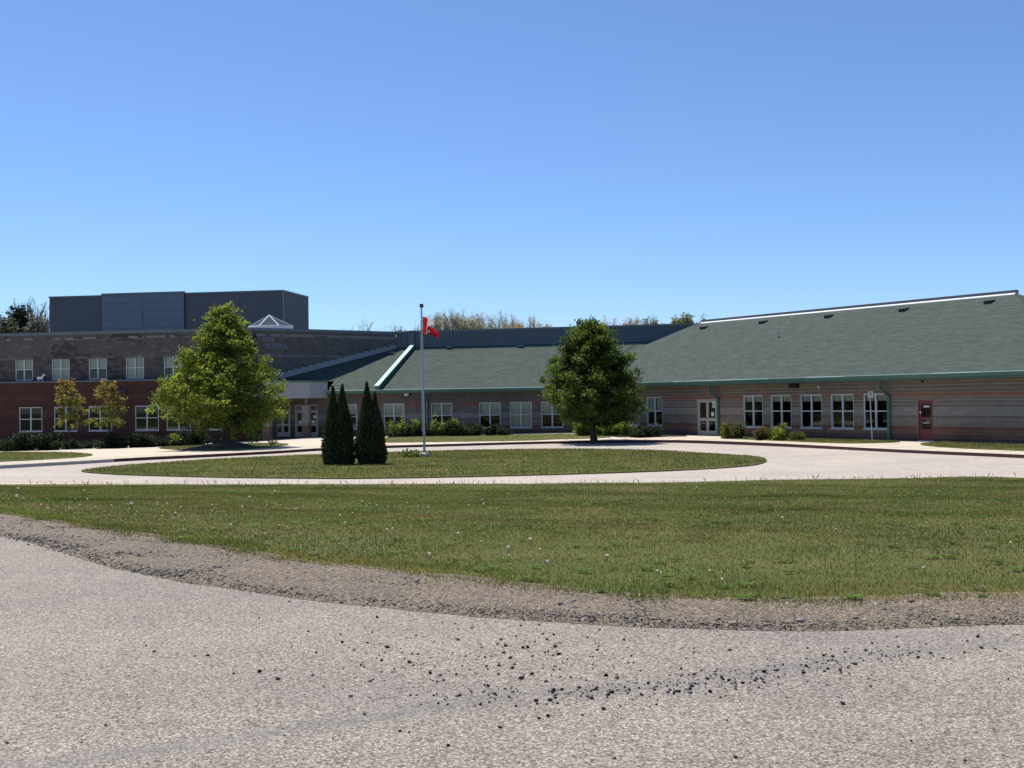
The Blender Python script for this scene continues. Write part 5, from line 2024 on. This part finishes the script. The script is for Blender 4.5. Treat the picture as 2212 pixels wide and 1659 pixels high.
# ------------------------------------------------------------------ traffic sign at the right verge
sp = on_ground(1884.5, 955.5, campus_z)
post = thing('sign_post', sp, 'small white parking sign on a grey post before the last window', 'sign')
m = MB()
tz = at_depth(1879, 858, sp.y).z
tx = at_depth(1879.5, 858, sp.y).x
m.tube([sp - Vector((0, 0, .1)), Vector((tx, sp.y, tz - .02))], [.032, .03], 8)
m.build('post', M_STEEL, post)
pc = at_depth(1880, 852, sp.y)
fs = ((pc.x, pc.y - .04, pc.z), (math.cos(.25), -math.sin(.25)), (-math.sin(.25), -math.cos(.25)))
m = MB(fs)
m.box(-.125, .125, -.006, .006, -.16, .16)
m.build('plate', plain('sign_white', (.55, .55, .52), .5), post)
m = MB(fs)
for k in range(20):
    a0, a1 = 2 * math.pi * k / 20, 2 * math.pi * (k + 1) / 20
    m.poly([(.095 * math.cos(a0), .009, .03 + .105 * math.sin(a0)), (.095 * math.cos(a1), .009, .03 + .105 * math.sin(a1)), (.068 * math.cos(a1), .009, .03 + .078 * math.sin(a1)), (.068 * math.cos(a0), .009, .03 + .078 * math.sin(a0))])
m.poly([(-.03, .009, -.02), (0, .009, -.055), (.03, .009, -.02), (.03, .009, .08), (-.03, .009, .08)])
m.poly([(-.05, .009, -.11), (.05, .009, -.11), (.05, .009, -.135), (-.05, .009, -.135)])
m.build('sign_symbol', plain('sign_dark', (.10, .11, .10), .6), post)

# ------------------------------------------------------------------ white animal figure on the ledge
sA, zA = wu.hit(83.5, 817)
o3 = MB(wl.frame)._p((wl.s_at(83.5), -.28, 5.54))
q0 = Vector(o3)
fig = thing('lamb_figure', q0, 'small white lamb figure on the ledge beside the first upper window', 'figurine')
m = MB()
m.tube([q0 + Vector((-.26, 0, .20)), q0 + Vector((-.20, 0, .24)), q0 + Vector((0, 0, .25)), q0 + Vector((.18, 0, .27)), q0 + Vector((.24, 0, .34))], [.07, .12, .13, .12, .06], 8)
m.tube([q0 + Vector((.17, 0, .30)), q0 + Vector((.24, 0, .44)), q0 + Vector((.27, 0, .50))], [.07, .06, .05], 8)
m.tube([q0 + Vector((.22, 0, .50)), q0 + Vector((.30, 0, .50)), q0 + Vector((.42, 0, .46))], [.06, .075, .035], 8)
m.build('body', M_PAPER, fig)
for dx in (-.18, -.12, .12, .18):
    m = MB()
    m.tube([q0 + Vector((dx, .04 if abs(dx) > .15 else -.04, .2)), q0 + Vector((dx, .04 if abs(dx) > .15 else -.04, 0))], [.04, .03], 6)
    m.build('leg', M_PAPER, fig)
m = MB()
m.tube([q0 + Vector((.27, 0, .55)), q0 + Vector((.22, 0, .62))], [.03, .012], 5)
m.build('ear', M_PAPER, fig)

# ------------------------------------------------------------------ bench before the middle wing
sB, zB = wc.hit(735, 905)
bq = Vector(MB(wc.frame)._p((sB, .7, .06)))
bench = thing('bench', bq, 'grey slatted bench between the two cedars before the wall', 'bench')
fb = ((bq.x, bq.y, bq.z), U_C, (U_C[1], -U_C[0]))
for k in range(3):
    m = MB(fb)
    m.box(-.75, .75, .02 + k * .15, .15 + k * .15, .42, .46)
    m.build('seat_slat', M_STUCCO, bench)
for k in range(2):
    m = MB(fb)
    m.box(-.75, .75, -.04, -.005, .56 + k * .17, .69 + k * .17)
    m.build('back_slat', M_STUCCO, bench)
for sx in (-.6, .6):
    m = MB(fb)
    m.box(sx - .03, sx + .03, -.005, .45, .38, .42)
    m.box(sx - .03, sx + .03, -.005, .05, 0, .88)
    m.box(sx - .03, sx + .03, .40, .45, 0, .38)
    m.build('leg', M_DARK, bench)

def attr_free_puff():
    t = NT('dandelion_head', .9, .1)
    t.color((.80, .79, .74))
    tr = t.n('BsdfTranslucent')
    tr.inputs['Color'].default_value = (.85, .83, .76, 1)
    mx = t.n('MixShader')
    mx.inputs[0].default_value = .5
    t.l(t.b.outputs[0], mx.inputs[1])
    t.l(tr.outputs[0], mx.inputs[2])
    t.l(mx.outputs[0], t.out.inputs[0])
    return t.m


# ------------------------------------------------------------------ dandelion heads on the lawns
dpx = [(42, 1057), (90, 1059), (183, 1059), (163, 1071), (35, 1074), (52, 1073), (192, 1077), (338, 1082.5), (322, 1077), (340, 1085), (88, 1087), (103, 1091), (62, 1093), (175, 1085), (207, 1088), (240, 1089), (285, 1089), (380, 1106), (360, 1082), (455, 1086), (537, 1072), (390, 1090), (425, 1116), (376, 1113), (545, 1079), (596, 1062), (578, 1087), (640, 1094), (606, 1085), (780, 1081), (797, 1083), (812, 1087), (838, 1089), (853, 1090), (870, 1086), (902, 1092), (925, 1091), (880, 1082), (792, 1087), (762, 1100), (733, 1108), (1012, 1090), (1042, 1075), (1046, 1086), (1152, 1106), (835, 1140), (929, 1188), (993, 1147), (1040, 1162), (850, 1137), (1145, 1157), (1100, 1175), (1165, 1177), (1182, 1208), (1097, 1193), (690, 1118), (745, 1124), (605, 1124), (573, 1145), (620, 1130), (500, 1130), (1312, 1193), (1427, 1225), (1563, 1240), (1530, 1222), (1420, 1220), (1790, 1130), (1805, 1133), (1995, 1212), (2180, 1165), (1960, 1058), (1715, 1100), (1690, 1112), (1505, 1052), (1480, 1050), (700, 1056), (270, 1070), (300, 1100), (150, 1100), (460, 1100), (520, 1095)]
M_PUFF = attr_free_puff()
M_STALK = plain('dandelion_stalk', (.16, .18, .07), .8)
pm = MB()
for k in range(3):
    pass
pm.tube([(0, 0, .088), (0, 0, .096), (0, 0, .106), (0, 0, .116), (0, 0, .121)], [.004, .012, .015, .011, .004], 6)
head0 = pm.build('head', M_PUFF, None, (0, 0, 0))
sm0 = MB()
sm0.tube([(0, 0, -.02), (.008, 0, .05), (0, 0, .09)], .0032, 4)
stalk0 = sm0.build('stalk', M_STALK, None, (0, 0, 0))
for i, (x, y) in enumerate(dpx):
    q = on_ground(x, y, lambda a, b: float(lawn_z(a, b)) + .10)
    q.z -= .10
    e = bpy.data.objects.new('dandelion', None)
    e.location = q
    sca = random.uniform(.55, 1.15) * (1.0 + min(.7, q.y / 45))
    e.scale = (sca * random.uniform(.6, 1.15), sca * random.uniform(.6, 1.15), sca * random.uniform(.4, .75))
    e.rotation_euler = (random.uniform(-.25, .25), random.uniform(-.25, .25), random.uniform(0, 6))
    COL.objects.link(e)
    tag(e, 'white dandelion seed head standing in the front lawn', 'dandelion', 'dandelion heads on the front lawn')
    for pr in (head0, stalk0):
        c = pr.copy()
        link(c, e)
bpy.data.objects.remove(head0)
bpy.data.objects.remove(stalk0)

# ------------------------------------------------------------------ loose stones


def stone_mesh(name, seed, mat):
    r_ = np.random.default_rng(seed)
    ico = [(0, 0, 1), (.89, 0, .45), (.28, .85, .45), (-.72, .53, .45), (-.72, -.53, .45), (.28, -.85, .45), (.72, .53, -.45), (-.28, .85, -.45), (-.89, 0, -.45), (-.28, -.85, -.45), (.72, -.53, -.45), (0, 0, -1)]
    fcs = [(0, 1, 2), (0, 2, 3), (0, 3, 4), (0, 4, 5), (0, 5, 1), (1, 6, 2), (2, 7, 3), (3, 8, 4), (4, 9, 5), (5, 10, 1), (6, 7, 2), (7, 8, 3), (8, 9, 4), (9, 10, 5), (10, 6, 1), (11, 7, 6), (11, 8, 7), (11, 9, 8), (11, 10, 9), (11, 6, 10)]
    v = np.array(ico) * (1 + r_.normal(size=(12, 1)) * .34) * np.array([1, .75, .52])
    return v, np.array(fcs)


M_STONE = attr_mat('loose_stone', .9, .2, .25, 60)


def scatter(name, pts, sizes, cols, parent=None, z=0.0, seed=3, sink=.35):
    r_ = np.random.default_rng(seed)
    base = [stone_mesh('', s, None) for s in range(8)]
    V, F, C = [], [], []
    n0 = 0
    for (x, y), s, c in zip(pts, sizes, cols):
        v, f = base[int(r_.integers(0, 8))]
        a = r_.random() * 6.283
        R_ = np.array([[math.cos(a), -math.sin(a), 0], [math.sin(a), math.cos(a), 0], [0, 0, 1]])
        w = v @ R_.T * s * np.array([1, 1, r_.uniform(.8, 1.2)])
        V.append(w + np.array([x, y, z + s * sink]))
        F.append(f + n0)
        C.append(np.repeat(np.array(c)[None], 12, 0))
        n0 += 12
    o_ = mesh_obj(name, np.vstack(V), np.vstack(F), M_STONE, parent, (0, 0, 0), np.vstack(C))
    o_['kind'] = 'stuff'
    return o_


r = np.random.default_rng(77)
# shoulder gravel
pts, sizes, cols = [], [], []
RE, LE = np.array(densify(road_edge, .2, False)), np.array(densify(lawn_edge, .2, False))
RE = RE[(RE[:, 0] > -15) & (RE[:, 0] < 6.5)]
while len(pts) < 25000:
    a = RE[int(r.integers(0, len(RE)))]
    b = LE[np.argmin(np.linalg.norm(LE - a, axis=1))]
    f = r.random() * 1.0 - .012
    p = a + (b - a) * f + r.normal(size=2) * .05
    if r.random() > 1.2 - (p[1] - 8) / 14: continue
    dens_ = value_noise(np.array([p[0]]), np.array([p[1]]), .7, 91)[0]
    if r.random() > .35 + dens_: continue
    pts.append(p)
    s = .0058 * math.exp(r.normal() * .45)
    sizes.append(min(s * (1 + max(0, p[1] - 9) / 16), .03))
    bl = dens_ > .58
    tone = r.choice([.05, .09, .15, .22, .34], p=[.22, .26, .26, .18, .08] if bl else [.05, .12, .28, .37, .18])
    cols.append((tone * 1.05, tone * .95, tone * (.78 if not bl else .92)))
gs = scatter('gravel', pts, sizes, cols, shoulder, .008, 5, .25)

# dark stones strewn over the road, densest along the worn track
pts, sizes, cols = [], [], []
S_ = np.array(densify(STAIN, .05, False))
sel = [(on_level(x, y, 0)) for x, y in [(1050, 1505), (1200, 1500), (1320, 1496), (1400, 1490), (1480, 1484), (1560, 1472), (1620, 1455), (1780, 1440), (1900, 1415)]]
for _ in range(400):
    c = sel[int(r.integers(0, len(sel)))]
    pts.append((c.x + r.normal() * .22, c.y + r.normal() * .09))
for _ in range(480):
    x = np.clip(r.normal(1080, 260), 560, 1700)
    y = np.clip(r.normal(1430, 55), 1322, 1560)
    q = on_level(x, max(y, 1335 + max(0, (x - 1100)) * .04), 0)
    pts.append((q.x, q.y))
for _ in range(150):
    x = r.uniform(1550, 2200)
    y = 1490 - (x - 1450) * .14 + r.normal() * 20
    q = on_level(x, max(1372, y), 0)
    pts.append((q.x, q.y))
for _ in range(60):
    q = on_level(r.uniform(0, 2212), r.uniform(1380, 1655), 0)
    pts.append((q.x, q.y))
for p in pts:
    s = .0058 * math.exp(r.normal() * .5)
    sizes.append(min(s, .016))
    tone = r.choice([.022, .04, .07, .14, .3], p=[.32, .28, .2, .13, .07])
    cols.append((tone, tone * .98, tone * 1.06))
tag(scatter('loose_gravel', pts, sizes, cols, None, 0.0, 6, .5), 'small dark loose stones strewn across the near road', 'gravel')

# the biggest stones, one by one
big = [(450, 1417, 0.0136, .02), (421, 1418, 0.0102, .02), (315, 1396, 0.0093, .02), (1075, 1392, 0.0145, .02), (1310, 1460, .02, .02), (1080, 1573, 0.0136, .018), (968, 1612, 0.0119, .02), (1165, 1553, 0.0119, .05), (1183, 1548, 0.0145, .02), (1258, 1546, 0.0119, .02), (1320, 1497, 0.0187, .03), (1290, 1405, 0.0127, .02), (1181, 1382, 0.0127, .02), (1472, 1446, 0.0136, .02), (1498, 1458, 0.0119, .02), (1832, 1443, 0.0127, .03), (1692, 1437, 0.0119, .02), (1575, 1470, 0.0153, .03), (1490, 1490, 0.0119, .03), (2178, 1468, 0.0110, .02), (1865, 1427, 0.0102, .02), (1745, 1401, 0.0110, .09), (2090, 1386, 0.0110, .03), (1936, 1376, 0.0110, .35), (780, 1438, 0.0127, .02), (787, 1442, 0.0102, .02), (735, 1371, 0.0119, .02), (665, 1365, 0.0110, .02), (625, 1300, 0.0119, .02), (1268, 1378, 0.0110, .02), (890, 1413, 0.0102, .02), (850, 1452, 0.0093, .02), (1640, 1486, 0.0102, .03)]
sv = []
for k in range(5):
    v, f = stone_mesh('', 40 + k, None)
    tone = (.02, .02, .023) if k < 4 else (.34, .32, .28)
    o_ = mesh_obj('stone', v, f, M_STONE, None, (0, 0, 0), np.repeat(np.array(tone)[None], 12, 0))
    sv.append(o_.data)
    bpy.data.objects.remove(o_)
for x, y, s, tone in big:
    q = on_level(x, y, 0)
    o_ = bpy.data.objects.new('stone', sv[4] if tone > .2 else sv[random.randrange(4)])
    o_.location = (q.x, q.y, s * .45)
    o_.scale = (s * 1.1, s, s)
    o_.rotation_euler = (0, 0, random.uniform(0, 6.28))
    COL.objects.link(o_)
    tag(o_, 'pale grey stone lying on the near road at the right' if tone > .2 else 'larger dark stone lying loose on the near road', 'stone', None if tone > .2 else 'larger dark stones on the near road')
for x, y, s, lab in [(1585, 1346, .030, 'pale rounded rock at the road edge of the gravel shoulder'), (1728, 1339, .026, 'pale rock with a dark side further right on the gravel shoulder')]:
    q = on_level(x, y, 0.02)
    o_ = bpy.data.objects.new('rock', sv[4])
    o_.location = (q.x, q.y, s * .5)
    o_.scale = (s * 1.1, s, s)
    COL.objects.link(o_)
    tag(o_, lab, 'rock')
